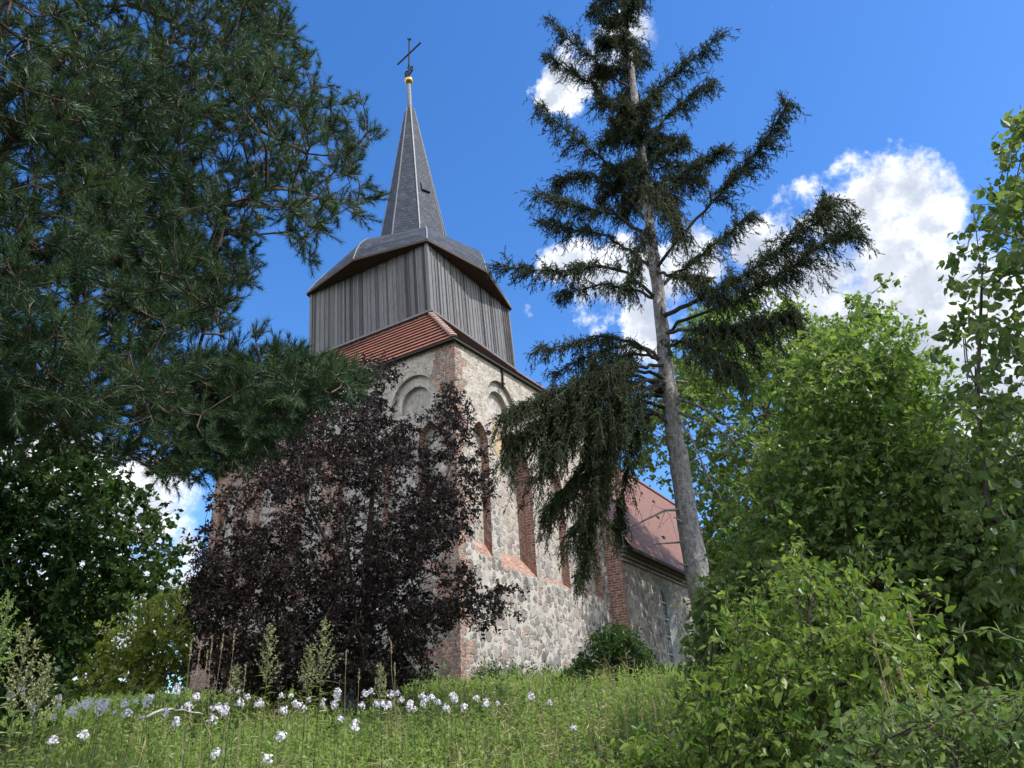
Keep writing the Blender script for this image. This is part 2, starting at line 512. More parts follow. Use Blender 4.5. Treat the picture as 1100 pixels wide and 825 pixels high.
def brick_mat(name, wash=.35):
    m, t, out = new_mat(name)
    uv = t.node('UVMap').outputs[0]
    w2 = t.v('SCALE', t.v('SUBTRACT', t.noise(uv, 8, 3, .6, out='Color'), (.5, .5, .5))); w2.node.inputs['Scale'].default_value = .03
    bt = t.node('TexBrick', {'Scale': 1.0, 'Mortar Size': .012, 'Brick Width': .27, 'Row Height': .098, 'Color1': (.17, .062, .042), 'Color2': (.31, .135, .09), 'Mortar': (.38, .34, .30), 'Mortar Smooth': .25})
    t.put(bt.inputs['Vector'], t.v('ADD', uv, w2))
    c = t.mix(t.m('MULTIPLY', t.step(t.noise(uv, 4.5, 5, .75), .48, .68), wash * 2.0), bt.outputs['Color'], (.45, .40, .34))
    c = t.mix(t.step(t.noise(uv, 2.7, 5, .7), .60, .72), c, (.10, .07, .06))
    principled(t, out, c, .92, t.bump(t.m('ADD', t.m('SUBTRACT', 1, bt.outputs['Fac']), t.m('MULTIPLY', t.noise(uv, 22, 4, .7), .5)), .8, .03), spec=.2)
    return m


def plaster_mat(name, a, b, d):
    m, t, out = new_mat(name)
    co = t.node('TexCoord').outputs['Object']
    c = t.mix(t.step(t.noise(co, 2.3, 6, .7), .35, .65), a, b)
    c = t.mix(t.step(t.noise(co, 7, 6, .78), .50, .64), c, d)
    c = t.mix(t.m('MULTIPLY', t.step(t.noise(t.v('MULTIPLY', co, (3, 3, .4)), 1.5, 5, .7), .5, .7), .5), c, d)
    principled(t, out, c, .93, t.bump(t.noise(co, 14, 6, .7), .6, .04), spec=.2)
    return m


def wood_mat(name, a, b, scale=1.0):
    m, t, out = new_mat(name)
    co = t.node('TexCoord').outputs['Object']
    v = t.node('Attribute', attribute_name='var').outputs['Fac']
    g = t.noise(t.v('ADD', t.v('MULTIPLY', co, (9, 9, .55)), t.v('SCALE', (17.0, 5.0, 3.0), None)), 2.2 * scale, 6, .7)
    g2 = t.noise(t.v('MULTIPLY', co, (30, 30, 1.0)), 2.0, 4, .7)
    f = t.m('ADD', t.m('MULTIPLY', v, .75), t.m('MULTIPLY', g, .5))
    c = t.mix(t.step(f, .25, .85), a, b)
    c = t.mix(t.step(g2, .54, .70), c, (.028, .027, .027))
    c = t.mix(t.m('MULTIPLY', t.step(t.noise(co, .9, 5, .7), .5, .7), .5), c, (.12, .105, .09))
    principled(t, out, c, .85, t.bump(t.m('ADD', g, g2), .5, .01), spec=.25)
    return m


def tile_mat(name, c1, c2, grime, w=.17, h=.30, lichen=.3):
    m, t, out = new_mat(name)
    uv = t.node('UVMap').outputs[0]
    bt = t.node('TexBrick', {'Scale': 1.0, 'Mortar Size': .008, 'Brick Width': w, 'Row Height': h, 'Color1': c1, 'Color2': c2, 'Mortar': tuple(x * .25 for x in c1), 'Mortar Smooth': .3})
    t.put(bt.inputs['Vector'], uv)
    c = t.mix(t.m('MULTIPLY', t.step(t.noise(uv, 1.2, 6, .72), .45, .7), lichen * 2), bt.outputs['Color'], grime)
    c = t.mix(.5, c, t.ramp(t.noise(uv, 19, 4, .75), [(.3, (.25, .25, .25)), (.7, (.75, .75, .75))]), 'OVERLAY')
    saw = t.m('FRACT', t.m('DIVIDE', t.node('SeparateXYZ', {0: uv}).outputs[1], h))
    hh = t.m('SUBTRACT', t.m('SUBTRACT', 1, saw), t.m('MULTIPLY', bt.outputs['Fac'], .6))
    principled(t, out, c, .75, t.bump(t.m('ADD', hh, t.m('MULTIPLY', t.noise(uv, 15, 3, .7), .3)), .9, .025), spec=.35)
    return m


def plain_mat(name, c, rough=.6, metal=0, nscale=8, nb=.3, c2=None):
    m, t, out = new_mat(name)
    co = t.node('TexCoord').outputs['Object']
    n = t.noise(co, nscale, 5, .65)
    principled(t, out, t.mix(t.step(n, .35, .65), c, c2 or tuple(x * .7 for x in c)), rough, t.bump(n, nb, .01), metal)
    return m


class UVMesh:
    """polygons with uv in metres, for masonry and roofs (local church axes: x along the south wall, y along the west wall)"""
    def __init__(s):
        s.v = []; s.f = []; s.uv = []; s.mi = []; s.var = []

    def poly(s, pts, uvs=None, mat=0, var=.5):
        b = len(s.v); s.v += [tuple(p) for p in pts]; s.f.append(tuple(range(b, b + len(pts))))
        if uvs is None:
            p = [Vector(q) for q in pts]; n = (p[1] - p[0]).cross(p[2] - p[0]); n.normalize()
            ax = Vector((0, 0, 1)).cross(n)
            ax = Vector((1, 0, 0)) if ax.length < 1e-3 else ax.normalized()
            ay = n.cross(ax)
            uvs = [(q.dot(ax), q.dot(ay)) for q in p]
        s.uv += uvs; s.mi.append(mat); s.var.append(var)

    def box(s, a, b, mat=0, var=.5):
        x0, y0, z0 = a; x1, y1, z1 = b
        P = [(x0, y0, z0), (x1, y0, z0), (x1, y1, z0), (x0, y1, z0), (x0, y0, z1), (x1, y0, z1), (x1, y1, z1), (x0, y1, z1)]
        for f in ((3, 2, 1, 0), (4, 5, 6, 7), (0, 1, 5, 4), (1, 2, 6, 5), (2, 3, 7, 6), (3, 0, 4, 7)):
            s.poly([P[k] for k in f], None, mat, var)

    def bar(s, a, b, wx, wy, mat=0, var=.5, up=(0, 0, 1)):
        a = Vector(a); b = Vector(b); d = (b - a).normalized(); x = d.cross(Vector(up))
        x = Vector((1, 0, 0)) if x.length < 1e-3 else x.normalized()
        y = x.cross(d)
        P = [p + x * sx * wx / 2 + y * sy * wy / 2 for p in (a, b) for sx, sy in ((-1, -1), (1, -1), (1, 1), (-1, 1))]
        for f in ((3, 2, 1, 0), (4, 5, 6, 7), (0, 1, 5, 4), (1, 2, 6, 5), (2, 3, 7, 6), (3, 0, 4, 7)):
            s.poly([P[k] for k in f], None, mat, var)

    def build(s, name, mats, parent=None, smooth=False):
        me = bpy.data.meshes.new(name); me.from_pydata(s.v, [], s.f)
        ul = me.uv_layers.new(name='UVMap'); ul.data.foreach_set('uv', np.array(s.uv, np.float32).ravel())
        me.attributes.new('var', 'FLOAT', 'FACE').data.foreach_set('value', np.array(s.var, np.float32))
        for m in (mats if isinstance(mats, (list, tuple)) else [mats]):
            me.materials.append(m)
        me.polygons.foreach_set('material_index', s.mi)
        me.polygons.foreach_set('use_smooth', [smooth] * len(s.f))
        me.update()
        return link(bpy.data.objects.new(name, me), parent)


def arch(uc, half, z0, zs, kind='point', n=10):
    """outline of an arched opening, counter-clockwise from lower left"""
    pts = [(uc - half, z0), (uc + half, z0)]
    if kind == 'round':
        a = np.linspace(0, np.pi, 2 * n + 1)
        pts += [(uc + half * math.cos(k), zs + half * math.sin(k)) for k in a]
    else:
        r = 1.6 * half; c = uc + half - r
        am = math.acos((uc - c) / r)
        pts += [(c + r * math.cos(k), zs + r * math.sin(k)) for k in np.linspace(0, am, n)]
        pts += [(2 * uc - c - r * math.cos(k), zs + r * math.sin(k)) for k in np.linspace(am, 0, n)[1:]]
    return pts


def wall_face(um, outer, holes, place, mat=0):
    """flat wall with real openings; place(u, z, depth) -> point"""
    loops = [[Vector((u, z, 0)) for u, z in outer]] + [[Vector((u, z, 0)) for u, z in h] for h in holes]
    flat = [p for l in loops for p in l]
    nrm = Vector(place(1, 0, 0)) - Vector(place(0, 0, 0))
    for tri in tessellate_polygon(loops):
        pts = [flat[k] for k in tri]
        if (pts[1] - pts[0]).cross(pts[2] - pts[0]).z < 0:
            pts = pts[::-1]
        um.poly([place(p.x, p.y, 0) for p in pts], [(p.x, p.y) for p in pts], mat)


def niche(um, pts, d0, d1, place, ledge=0, m_rev=0, m_back=1, m_sill=0, back=True):
    """reveal strip from depth d0 to d1 round an outline, plus its back panel; ledge raises the back sill"""
    n = len(pts); s = 0
    top = max(p[1] for p in pts); 
    bk = [(u, z + (ledge if k < 2 else 0)) for k, (u, z) in enumerate(pts)]
    for k in range(n):
        a = pts[k]; b = pts[(k + 1) % n]; a2 = bk[k]; b2 = bk[(k + 1) % n]
        L = math.hypot(b[0] - a[0], b[1] - a[1])
        if k == 0:
            uvs = [(a[0], a[1]), (b[0], b[1]), (b[0], b[1] + d1 + ledge), (a[0], a[1] + d1 + ledge)]
        else:
            uvs = [(0, s), (0, s + L), (d1 - d0, s + L), (d1 - d0, s)]
        um.poly([place(a[0], a[1], d0), place(b[0], b[1], d0), place(b2[0], b2[1], d1), place(a2[0], a2[1], d1)], uvs, m_sill if k == 0 else m_rev)
        s += L
    if back:
        loops = [[Vector((u, z, 0)) for u, z in bk]]
        for tri in tessellate_polygon(loops):
            p = [loops[0][k] for k in tri]
            if (p[1] - p[0]).cross(p[2] - p[0]).z < 0:
                p = p[::-1]
            um.poly([place(q.x, q.y, d1) for q in p], [(q.x, q.y) for q in p], m_back)


def ring(um, inner, outer, d, place, mat=1):
    n = len(inner)
    for k in range(n):
        a, b, c, e = inner[k], inner[(k + 1) % n], outer[(k + 1) % n], outer[k]
        um.poly([place(*e, d), place(*c, d), place(*b, d), place(*a, d)], [e, c, b, a], mat)


# ------------------------------------------------------------------ the church
DR = np.array([.505617, .862758, 0]); DL = np.array([-.862758, .505617, 0])
C0 = np.array([-1.72248, 20.92924, 1.88327])
CH = thing('church', 'old fieldstone and brick village church with weathered wooden belfry and slate spire', 'church', C0, math.atan2(DR[1], DR[0]))


def from_world(p):
    q = np.asarray(p) - C0
    return Vector((q @ DR, q @ DL, q[2]))


M_south = wall_mat('rubble_and_brick_south', [(0, 1, .20, .60, -3, 12), (10.1, -1, .3, .3, -3, 12)], (5.0, 8.0), 0)
M_west = wall_mat('rubble_and_brick_west', [(0, -1, .45, .75, -3, 12), (-10.7, 1, .5, .6, -3, 12), (-5.3, 1, .7, .9, 3, 9), (-10.7, 1, 3.6, 1.6, -3, 1.9)], (6.0, 9.5), 0)
M_nave = wall_mat('rubble_nave', [(9.75, 1, .22, .2, -3, 7)], (40, 50), 3, dark=.92)
M_brick = brick_mat('old_brick', .42); M_brick2 = brick_mat('red_brick', .46)
M_niche = plaster_mat('lime_wash', (.46, .44, .41), (.33, .31, .285), (.19, .165, .145))
M_panel = wall_mat('rubble_panel', (), (2.2, 7.5), 5)
M_niche2 = plaster_mat('worn_reveal', (.40, .36, .31), (.30, .22, .18), (.17, .12, .10))
M_yel = plaster_mat('ochre_wash', (.46, .34, .17), (.40, .33, .22), (.28, .22, .15))
M_tile = tile_mat('clay_tiles', (.20, .062, .042), (.27, .095, .06), (.10, .06, .05), h=.40)
M_tile2 = tile_mat('plain_tiles_nave', (.155, .068, .048), (.215, .103, .075), (.115, .085, .068), w=.18, h=.16, lichen=.4)
M_wood = wood_mat('grey_boards', (.050, .052, .057), (.170, .172, .182))
M_dark = plain_mat('dark_timber', (.035, .027, .022), .85)
M_fascia = plain_mat('tarred_fascia', (.03, .026, .024), .8)
M_lead = plain_mat('lead', (.13, .135, .14), .6, .1)
M_gold = plain_mat('gilding', (.62, .40, .10), .32, 1, nb=.05)
M_iron = plain_mat('wrought_iron', (.02, .018, .018), .6, .4)

S_ = lambda u, z, d: (u, d, z)                 # south wall: plane y = 0, depth inward
W_ = lambda u, z, d: (d, -u, z)                # west wall: plane x = 0; u runs from -10.7 (north end) to 0 at the corner
TU, TW = 10.1, 10.7
tilt = lambda u: 10.24 + .055 * u

# tower walls with blind niches
lanA = arch(1.29, .44, 3.60, 7.15); lanB = arch(3.25, 1.06, 3.42, 6.55); lan3 = arch(5.58, 1.03, 3.40, 6.6); lan4 = arch(8.3, .9, 3.4, 6.8)
rndo = arch(2.62, .86, 8.35, 8.85, 'round'); rndi = arch(2.62, .60, 8.35, 8.77, 'round')
rnd2o = arch(7.0, .86, 8.45, 8.95, 'round'); rnd2i = arch(7.0, .60, 8.45, 8.87, 'round')
tw = UVMesh()
wall_face(tw, [(0, -3), (TU, -3), (TU, tilt(TU)), (0, tilt(0))], [lanA, lanB, lan3, lan4, rndo, rnd2o], S_, 0)
wl = [arch(-c, h, 3.2, 7.0) for c, h in ((1.0, .42), (2.35, .42), (4.1, .55), (5.9, .55), (8.0, .5), (9.9, .42))]
wo = [arch(-c, .84, 8.1, 8.55, 'round') for c in (1.62, 5.3, 9.0)]; wi = [arch(-c, .56, 8.1, 8.48, 'round') for c in (1.62, 5.3, 9.0)]
wall_face(tw, [(-TW, -3), (0, -3), (0, tilt(0)), (-TW, tilt(0))], wl + wo, W_, 1)
tw.poly([(TU, 0, -3), (TU, TW, -3), (TU, TW, tilt(TU)), (TU, 0, tilt(TU))], None, 0)
tw.poly([(TU, TW, -3), (0, TW, -3), (0, TW, tilt(0)), (TU, TW, tilt(TU))], None, 0)
tw.build('tower_wall', [M_south, M_west], CH)
for pts, d, led, back in ((lanA, .28, .48, M_niche), (lanB, .58, .70, M_niche), (lan3, .30, .22, M_niche), (lan4, .3, .2, M_niche)):
    um = UVMesh(); niche(um, pts, 0, d, S_, led)
    um.build('blind_niche', [M_brick2, M_panel], CH)
for o, i_ in ((rndo, rndi), (rnd2o, rnd2i)):
    um = UVMesh(); niche(um, o, 0, .13, S_, 0, back=False); ring(um, i_, o, .13, S_); niche(um, i_, .13, .30, S_, 0)
    um.build('blind_arch', [M_niche2, M_niche], CH)
for pts in wl:
    um = UVMesh(); niche(um, pts, 0, .28, W_, .2); um.build('blind_niche', [M_brick, M_niche], CH)
for o, i_ in zip(wo, wi):
    um = UVMesh(); niche(um, o, 0, .13, W_, 0, back=False); ring(um, i_, o, .13, W_); niche(um, i_, .13, .28, W_, 0)
    um.build('blind_arch', [M_niche2, M_niche], CH)
# ochre patch of old plaster between the two lancets
um = UVMesh()
um.poly([S_(2.05, 7.1, -.012), S_(2.35, 6.9, -.012), S_(2.50, 7.4, -.012), S_(2.42, 8.0, -.012), S_(2.1, 8.1, -.012), S_(1.95, 7.6, -.012)])
um.build('plaster_patch', M_yel, CH)
# iron tie anchor on the south wall
um = UVMesh(); um.bar((2.72, -.05, 9.45), (2.72, -.05, 10.3), .05, .05); um.bar((2.60, -.06, 9.7), (2.84, -.06, 9.7), .04, .04)
um.build('wall_anchor', M_iron, CH)
# turret base and hipped tile skirt roof, in visible courses
TB = dict(x0=1.95, x1=7.68, y0=2.4, y1=8.32)
Zt = 12.92
rf = UVMesh()
ov = .28
E0 = [(-.16, -.10, tilt(0) - .10), (TU + .1, -.10, tilt(TU) - .10), (TU + .1, TW + .16, tilt(TU) - .10), (-.16, TW + .16, tilt(0) - .10)]
I0 = [(TB['x0'] - .02, TB['y0'] - .02, Zt + .02), (TB['x1'] + .02, TB['y0'] - .02, Zt + .02), (TB['x1'] + .02, TB['y1'] + .02, Zt + .02), (TB['x0'] - .02, TB['y1'] + .02, Zt + .02)]
nc = 11
for k in range(4):
    a, b, c, d = Vector(E0[k]), Vector(E0[(k + 1) % 4]), Vector(I0[(k + 1) % 4]), Vector(I0[k])
    nrm = (b - a).cross(d - a).normalized(); slope = ((d + c) / 2 - (a + b) / 2).length
    ex = (b - a).normalized()
    for q in range(nc):
        f0, f1 = q / nc, (q + 1) / nc
        p = [a.lerp(d, f0) + nrm * .055, b.lerp(c, f0) + nrm * .055, b.lerp(c, f1) + nrm * .004, a.lerp(d, f1) + nrm * .004]
        uvs = [((z - a).dot(ex), slope * f) for z, f in zip(p, (f0, f0, f1, f1))]
        uvs = [((z - a).dot(ex), .4 * (q + g)) for z, g in zip(p, (0.02, 0.02, .98, .98))]
        rf.poly(p, uvs)
        lo = [a.lerp(d, f0) - nrm * .0, b.lerp(c, f0) - nrm * .0, p[1], p[0]]
        rf.poly(lo, None, 1)
rf.build('tower_roof', [M_tile, M_fascia], CH)
M_hip = plain_mat('worn_hip_tiles', (.24, .13, .10), .85, c2=(.33, .25, .21))
for k in range(4):                                   # hip tiles
    um = UVMesh(); a = Vector(E0[k]); d = Vector(I0[k]); nseg = 12
    for q in range(nseg):
        p0 = a.lerp(d, q / nseg) + Vector((0, 0, .07)); p1 = a.lerp(d, (q + 1.12) / nseg) + Vector((0, 0, .035))
        um.bar(p0, p1, .20, .07)
    um.build('hip_tiles', M_hip, CH)
um = UVMesh()
for k in range(4):                                   # eaves board and soffit
    a = Vector(E0[k]); b = Vector(E0[(k + 1) % 4]); ex = (b - a).normalized()
    um.bar(a + Vector((0, 0, -.03)), b + Vector((0, 0, -.03)), .04, .07)
um.poly([(p[0], p[1], p[2] - .02) for p in E0][::-1])
um.build('eaves_board', M_fascia, CH)

# belfry: vertical boards with cover strips on a square timber turret
bel = UVMesh(); x0, x1, y0, y1 = TB['x0'], TB['x1'], TB['y0'], TB['y1']; Zb, Zh = 12.4, 16.15
LEAN = Vector((-.10, .12))        # the old turret and spire lean a little

def lean(p):
    f = (p[2] - 13) / 3.2
    return Vector((p[0] + LEAN.x * f, p[1] + LEAN.y * f, p[2]))


bel.box((x0 + .03, y0 + .03, Zb), (x1 - .03 - .1, y1 - .03, Zh), 0, 0)
bel.v = [tuple(lean(p)) for p in bel.v]
belo = bel.build('belfry', M_dark, CH)
bd = UVMesh()
for side in range(4):
    Lw = (x1 - x0) if side % 2 == 0 else (y1 - y0)
    s_ = 0.0
    while s_ < Lw - .02:
        wd = min(random.uniform(.17, .27), Lw - s_)
        off = random.uniform(.0, .02); vr = random.random(); zl = Zb + random.uniform(0, .05)
        for (sa, sb, th, vv) in ((s_ + .004, s_ + wd - .004, .035 + off, vr), (s_ + wd - .03, s_ + wd + .025, .065 + off * .5, random.random())):
            sb = min(sb, Lw)
            if side == 0: bd.box((x0 + sa, y0 - th, zl), (x0 + sb, y0 + .02, Zh), 0, vv)
            elif side == 1: bd.box((x1 - .02, y0 + sa, zl), (x1 + th, y0 + sb, Zh), 0, vv)
            elif side == 2: bd.box((x0 + sa, y1 - .02, zl), (x0 + sb, y1 + th, Zh), 0, vv)
            else: bd.box((x0 - th, y0 + sa, zl), (x0 + .02, y0 + sb, Zh), 0, vv)
        s_ += wd
for cx_, cy_ in ((x0, y0), (x1, y0), (x0, y1), (x1, y1)):
    sx = -1 if cx_ == x0 else 1; sy = -1 if cy_ == y0 else 1
    bd.box((min(cx_, cx_ + sx * .085), min(cy_ - sy * .05, cy_ + sy * .085), Zb), (max(cx_, cx_ + sx * .085), max(cy_ - sy * .05, cy_ + sy * .085), Zh), 0, .65)
bd.v = [tuple(lean(p)) for p in bd.v]
bd.build('board_cladding', M_wood, belo)
# lead flashing at the foot of the boards
um = UVMesh()
for a, b in (((x0 - .1, y0 - .1), (x1 + .1, y0 - .1)), ((x0 - .1, y0 - .1), (x0 - .1, y1 + .1))):
    um.bar((a[0], a[1], Zt + .10), (b[0], b[1], Zt + .10), .10, .09)
um.build('flashing', plain_mat('grey_flashing', (.16, .15, .15), .6), belo)

# octagonal bell-cast helm and spire, slate
def slate():
    m, t, out = new_mat('slate')
    uv = t.node('UVMap').outputs[0]
    bt = t.node('TexBrick', {'Scale': 1.0, 'Mortar Size': .010, 'Brick Width': .2, 'Row Height': .15, 'Color1': (.027, .035, .053), 'Color2': (.052, .062, .084), 'Mortar': (.02, .022, .026), 'Mortar Smooth': .2, 'Bias': 0})
    t.put(bt.inputs['Vector'], uv)
    c = t.mix(t.step(t.noise(uv, 2.2, 5, .7), .5, .72), bt.outputs['Color'], (.075, .085, .105))
    saw = t.m('FRACT', t.m('DIVIDE', t.node('SeparateXYZ', {0: uv}).outputs[1], .15))
    principled(t, out, c, .68, t.bump(t.m('SUBTRACT', t.m('SUBTRACT', 1, saw), bt.outputs['Fac']), .8, .02), spec=.18)
    return m


M_slate = slate()
bc = lean((0, 0, Zh)); cxh = (x0 + x1) / 2 + LEAN.x; cyh = (y0 + y1) / 2 + LEAN.y
hx, hy = (x1 - x0) / 2 + .10, (y1 - y0) / 2 + .10
ax0 = from_world(at(444.6, 247, 1.0) * 1.0)
def axis(z):
    """spire axis, from the turret centre to the slightly leaning tip"""
    f = max(0, min(1.3, (z - Zh) / 11.5))
    g_ = 1 - (1 - min(1, f * 3)) ** 2
    lat = .22 * g_ - .42 * f
    d = Vector((CX @ DR, CX @ DL))
    d.normalize()
    return Vector((cxh + d.x * lat, cyh + d.y * lat))


def octa(z, k, mid=None):
    """corner vertices sit over the turret corners, the others over the middle of each side"""
    c = axis(z); out = []
    for q in range(8):
        a = q * math.pi / 4 + math.pi / 4
        r = math.sqrt(2) * (1 if q % 2 == 0 else (.86 + .14 * min(1, max(0, (z - Zh) / 2.4))))
        out.append(Vector((c.x + hx * k * r * math.cos(a), c.y + hy * k * r * math.sin(a), z)))
    return out


prof = [(Zh - .02, 1.02), (Zh + .50, .955), (Zh + .95, .88), (Zh + 1.30, .79), (Zh + 1.55, .68), (Zh + 1.74, .57), (Zh + 1.88, .44)]
base_k = .395
prof2 = [(Zh + 1.84, base_k), (Zh + 2.9, base_k * .91), (Zh + 6.5, base_k * .56), (Zh + 11.0, .055)]
def shell(um, rings_, mat=0):
    for q in range(8):
        vv = 0
        for a, b in zip(rings_[:-1], rings_[1:]):
            p = [a[q], a[(q + 1) % 8], b[(q + 1) % 8], b[q]]
            e = (p[1] - p[0]); eL = e.length; e = e.normalized(); h = ((p[2] + p[3]) / 2 - (p[0] + p[1]) / 2).length
            um.poly(p, [((p[0] - (p[0] + p[1]) / 2).dot(e), vv), ((p[1] - (p[0] + p[1]) / 2).dot(e), vv), ((p[2] - (p[0] + p[1]) / 2).dot(e), vv + h), ((p[3] - (p[0] + p[1]) / 2).dot(e), vv + h)], mat)
            vv += h


um = UVMesh(); rg = [octa(z, k) for z, k in prof]; shell(um, rg)
low = rg[0]; inn = [Vector((p.x, p.y, p.z - .10)) for p in low]
for q in range(8):
    um.poly([inn[q], inn[(q + 1) % 8], low[(q + 1) % 8], low[q]], None, 1)
um.poly([Vector((p.x, p.y, p.z + .02)) for p in inn][::-1], None, 1)
helm = um.build('helm_roof', [M_slate, M_dark], CH)
um = UVMesh()
for q in range(8):
    a, b = inn[q], inn[(q + 1) % 8]
    um.bar(a + Vector((0, 0, .06)), b + Vector((0, 0, .05)), .05, .10)
um.build('fascia', plain_mat('brown_fascia', (.06, .042, .03), .8), helm)
um = UVMesh(); rg2 = [octa(z, k) for z, k in prof2]; shell(um, rg2)
spire = um.build('spire', M_slate, CH)
um = UVMesh()
for q in range(8):
    for R_ in (rg, rg2):
        for a, b in zip(R_[:-1], R_[1:]):
            um.bar(a[q] + Vector((0, 0, .01)), b[q] + Vector((0, 0, .01)), .05, .04)
um.build('hip_flashing', plain_mat('weathered_zinc', (.20, .21, .225), .6, .1), spire)
# small slate-covered hatch on the south face of the spire
f0 = rg2[1]; f1 = rg2[2]
qh = max(range(8), key=lambda q: ((f0[q] + f0[(q + 1) % 8]) / 2).dot(Vector((-.4, -1, 0))))
pa = (f0[qh] + f0[(qh + 1) % 8]) / 2; pb = (f1[qh] + f1[(qh + 1) % 8]) / 2
hp = pa.lerp(pb, .62); e = (f0[(qh + 1) % 8] - f0[qh]).normalized(); up_ = (pb - pa).normalized(); nn = e.cross(up_)
um = UVMesh(); um.bar(hp + nn * .05, hp + up_ * .5 + nn * .02, .42, .07, up=tuple(nn)); um.build('roof_hatch', M_slate, spire)
# finial
zt = prof2[-1][0]; ca = Acc()
def AX(z):
    c = axis(z); return (c.x, c.y, z)
sweep(ca, [AX(zt - .3), AX(zt + .3), AX(zt + 1.9)], [.17, .12, .085], 10)
ca.build('finial_pole', M_lead, spire, smooth=True)
ca = Acc(); zc = zt + 2.05
aa = np.linspace(-np.pi / 2, np.pi / 2, 13); c0 = np.array(AX(zc))
sweep(ca, [c0 + [0, 0, .20 * math.sin(a)] for a in aa], np.maximum(.225 * np.cos(aa), .01), 16)
ca.build('gilded_ball', M_gold, CH, smooth=True)
um = UVMesh()
c = Vector(AX(zc + .2)); d3 = Vector((.22, 1, 0)).normalized()
um.bar(c, c + Vector((0, 0, 2.75)), .06, .06)
um.bar(c + Vector((0, 0, 1.75)) - d3 * .95, c + Vector((0, 0, 1.75)) + d3 * .95, .06, .07)
for s1 in (-1, 1):
    for q in range(8):
        a0, a1 = q / 8 * 2 * math.pi, (q + 1) / 8 * 2 * math.pi
        um.bar(c + d3 * (s1 * .2 + .11 * math.cos(a0)) + Vector((0, 0, .52 + .12 * math.sin(a0))), c + d3 * (s1 * .2 + .11 * math.cos(a1)) + Vector((0, 0, .52 + .12 * math.sin(a1))), .05, .05)
    um.bar(c + Vector((0, 0, .18)), c + d3 * s1 * .3 + Vector((0, 0, .34)), .06, .06)
    um.bar(c + d3 * s1 * .10 + Vector((0, 0, .75)), c + Vector((0, 0, 1.15)), .03, .03)
um.bar(c + Vector((0, 0, 2.72)) - d3 * .10, c + Vector((0, 0, 2.92)) + d3 * .12, .08, .08)
um.build('cross', M_iron, CH)

# nave
NX0, NX1, NY0, NY1, NE = 9.75, 36.0, -.6, 11.3, 5.75
N_ = lambda u, z, d: (u, NY0 + d, z)
win = [arch(c, .72, .95, 3.95, 'round') for c in (14.05, 20.5, 27.0)]
nv = UVMesh()
wall_face(nv, [(NX0, -3), (NX1, -3), (NX1, NE), (NX0, NE)], win, N_, 0)
nv.v = nv.v; 
sh = len(nv.uv)
nv.poly([(NX0, NY0 + 2.9, -3), (NX0, NY0, -3), (NX0, NY0, NE), (NX0, NY0 + 2.9, NE)], [(0, -3), (2.9, -3), (2.9, NE), (0, NE)], 1)
nv.poly([(NX1, NY0, -3), (NX1, NY1, -3), (NX1, NY1, NE), (NX1, NY0, NE)])
nv.poly([(NX1, NY1, -3), (NX0, NY1, -3), (NX0, NY1, NE), (NX1, NY1, NE)])
NR = 14.2; ym = (NY0 + NY1) / 2
nv.poly([(NX1, NY0, NE), (NX1, NY1, NE), (NX1, ym, NR - .1)])
nv.poly([(NX0, NY1, NE), (NX0, NY0, NE), (NX0, ym, NR - .1)])
nv.build('nave_wall', [M_nave, M_brick], CH)
um = UVMesh()
for k in range(4):
    d = .10 + .075 * k
    um.box((NX0 - .02, NY0 - d * .8, NE - .90 + .15 * k), (NX1, NY0 + .1, NE - .90 + .15 * k + .10), 0)
um.build('cornice', plain_mat('dark_cornice', (.15, .12, .105), .9, c2=(.27, .24, .22)), CH)  # courses mottled in two brown-grey tones
um = UVMesh(); eo = .55
sl = (NR - NE) / (ym - NY0)
ez = NE - eo * sl + .28
def roofside(y_e, sgn):
    a = Vector((NX0 - .05, y_e, ez)); b = Vector((NX1 + .3, y_e, ez)); c = Vector((NX1 + .3, ym, NR)); d = Vector((NX0 - .05, ym, NR))
    P = [a, b, c, d] if sgn > 0 else [b, a, d, c]
    L = (d - a).length
    um.poly(P, [(0, 0), (26, 0), (26, L), (0, L)] if sgn > 0 else [(26, 0), (0, 0), (0, L), (26, L)])
    P2 = [p - Vector((0, 0, .12)) for p in P][::-1]
    um.poly(P2, None, 1)
    um.poly([P2[3], P2[2], P[1], P[0]], None, 1)
roofside(NY0 - eo, 1); roofside(NY1 + eo, -1)
nr = um.build('nave_roof', [M_tile2, M_fascia], CH)
um = UVMesh()
for k in range(66):
    um.bar((NX0 + k * .4, ym, NR + .03), (NX0 + k * .4 + .42, ym, NR + .05), .24, .10)
um.build('ridge_tiles', plain_mat('ridge_clay', (.22, .10, .075), .85), nr)
# narrow vents scattered on the roof slope
for k in range(12):
    um = UVMesh(); u_ = 11.5 + k * 2.05; f = .25 + .5 * ((k * 5) % 3) / 2
    y_ = NY0 - eo + (ym - NY0 + eo) * f; z_ = ez + (NR - ez) * f
    um.box((u_, y_ - .05, z_ - .02), (u_ + .22, y_ + .2, z_ + .12))
    um.build('roof_vent', M_fascia, nr)

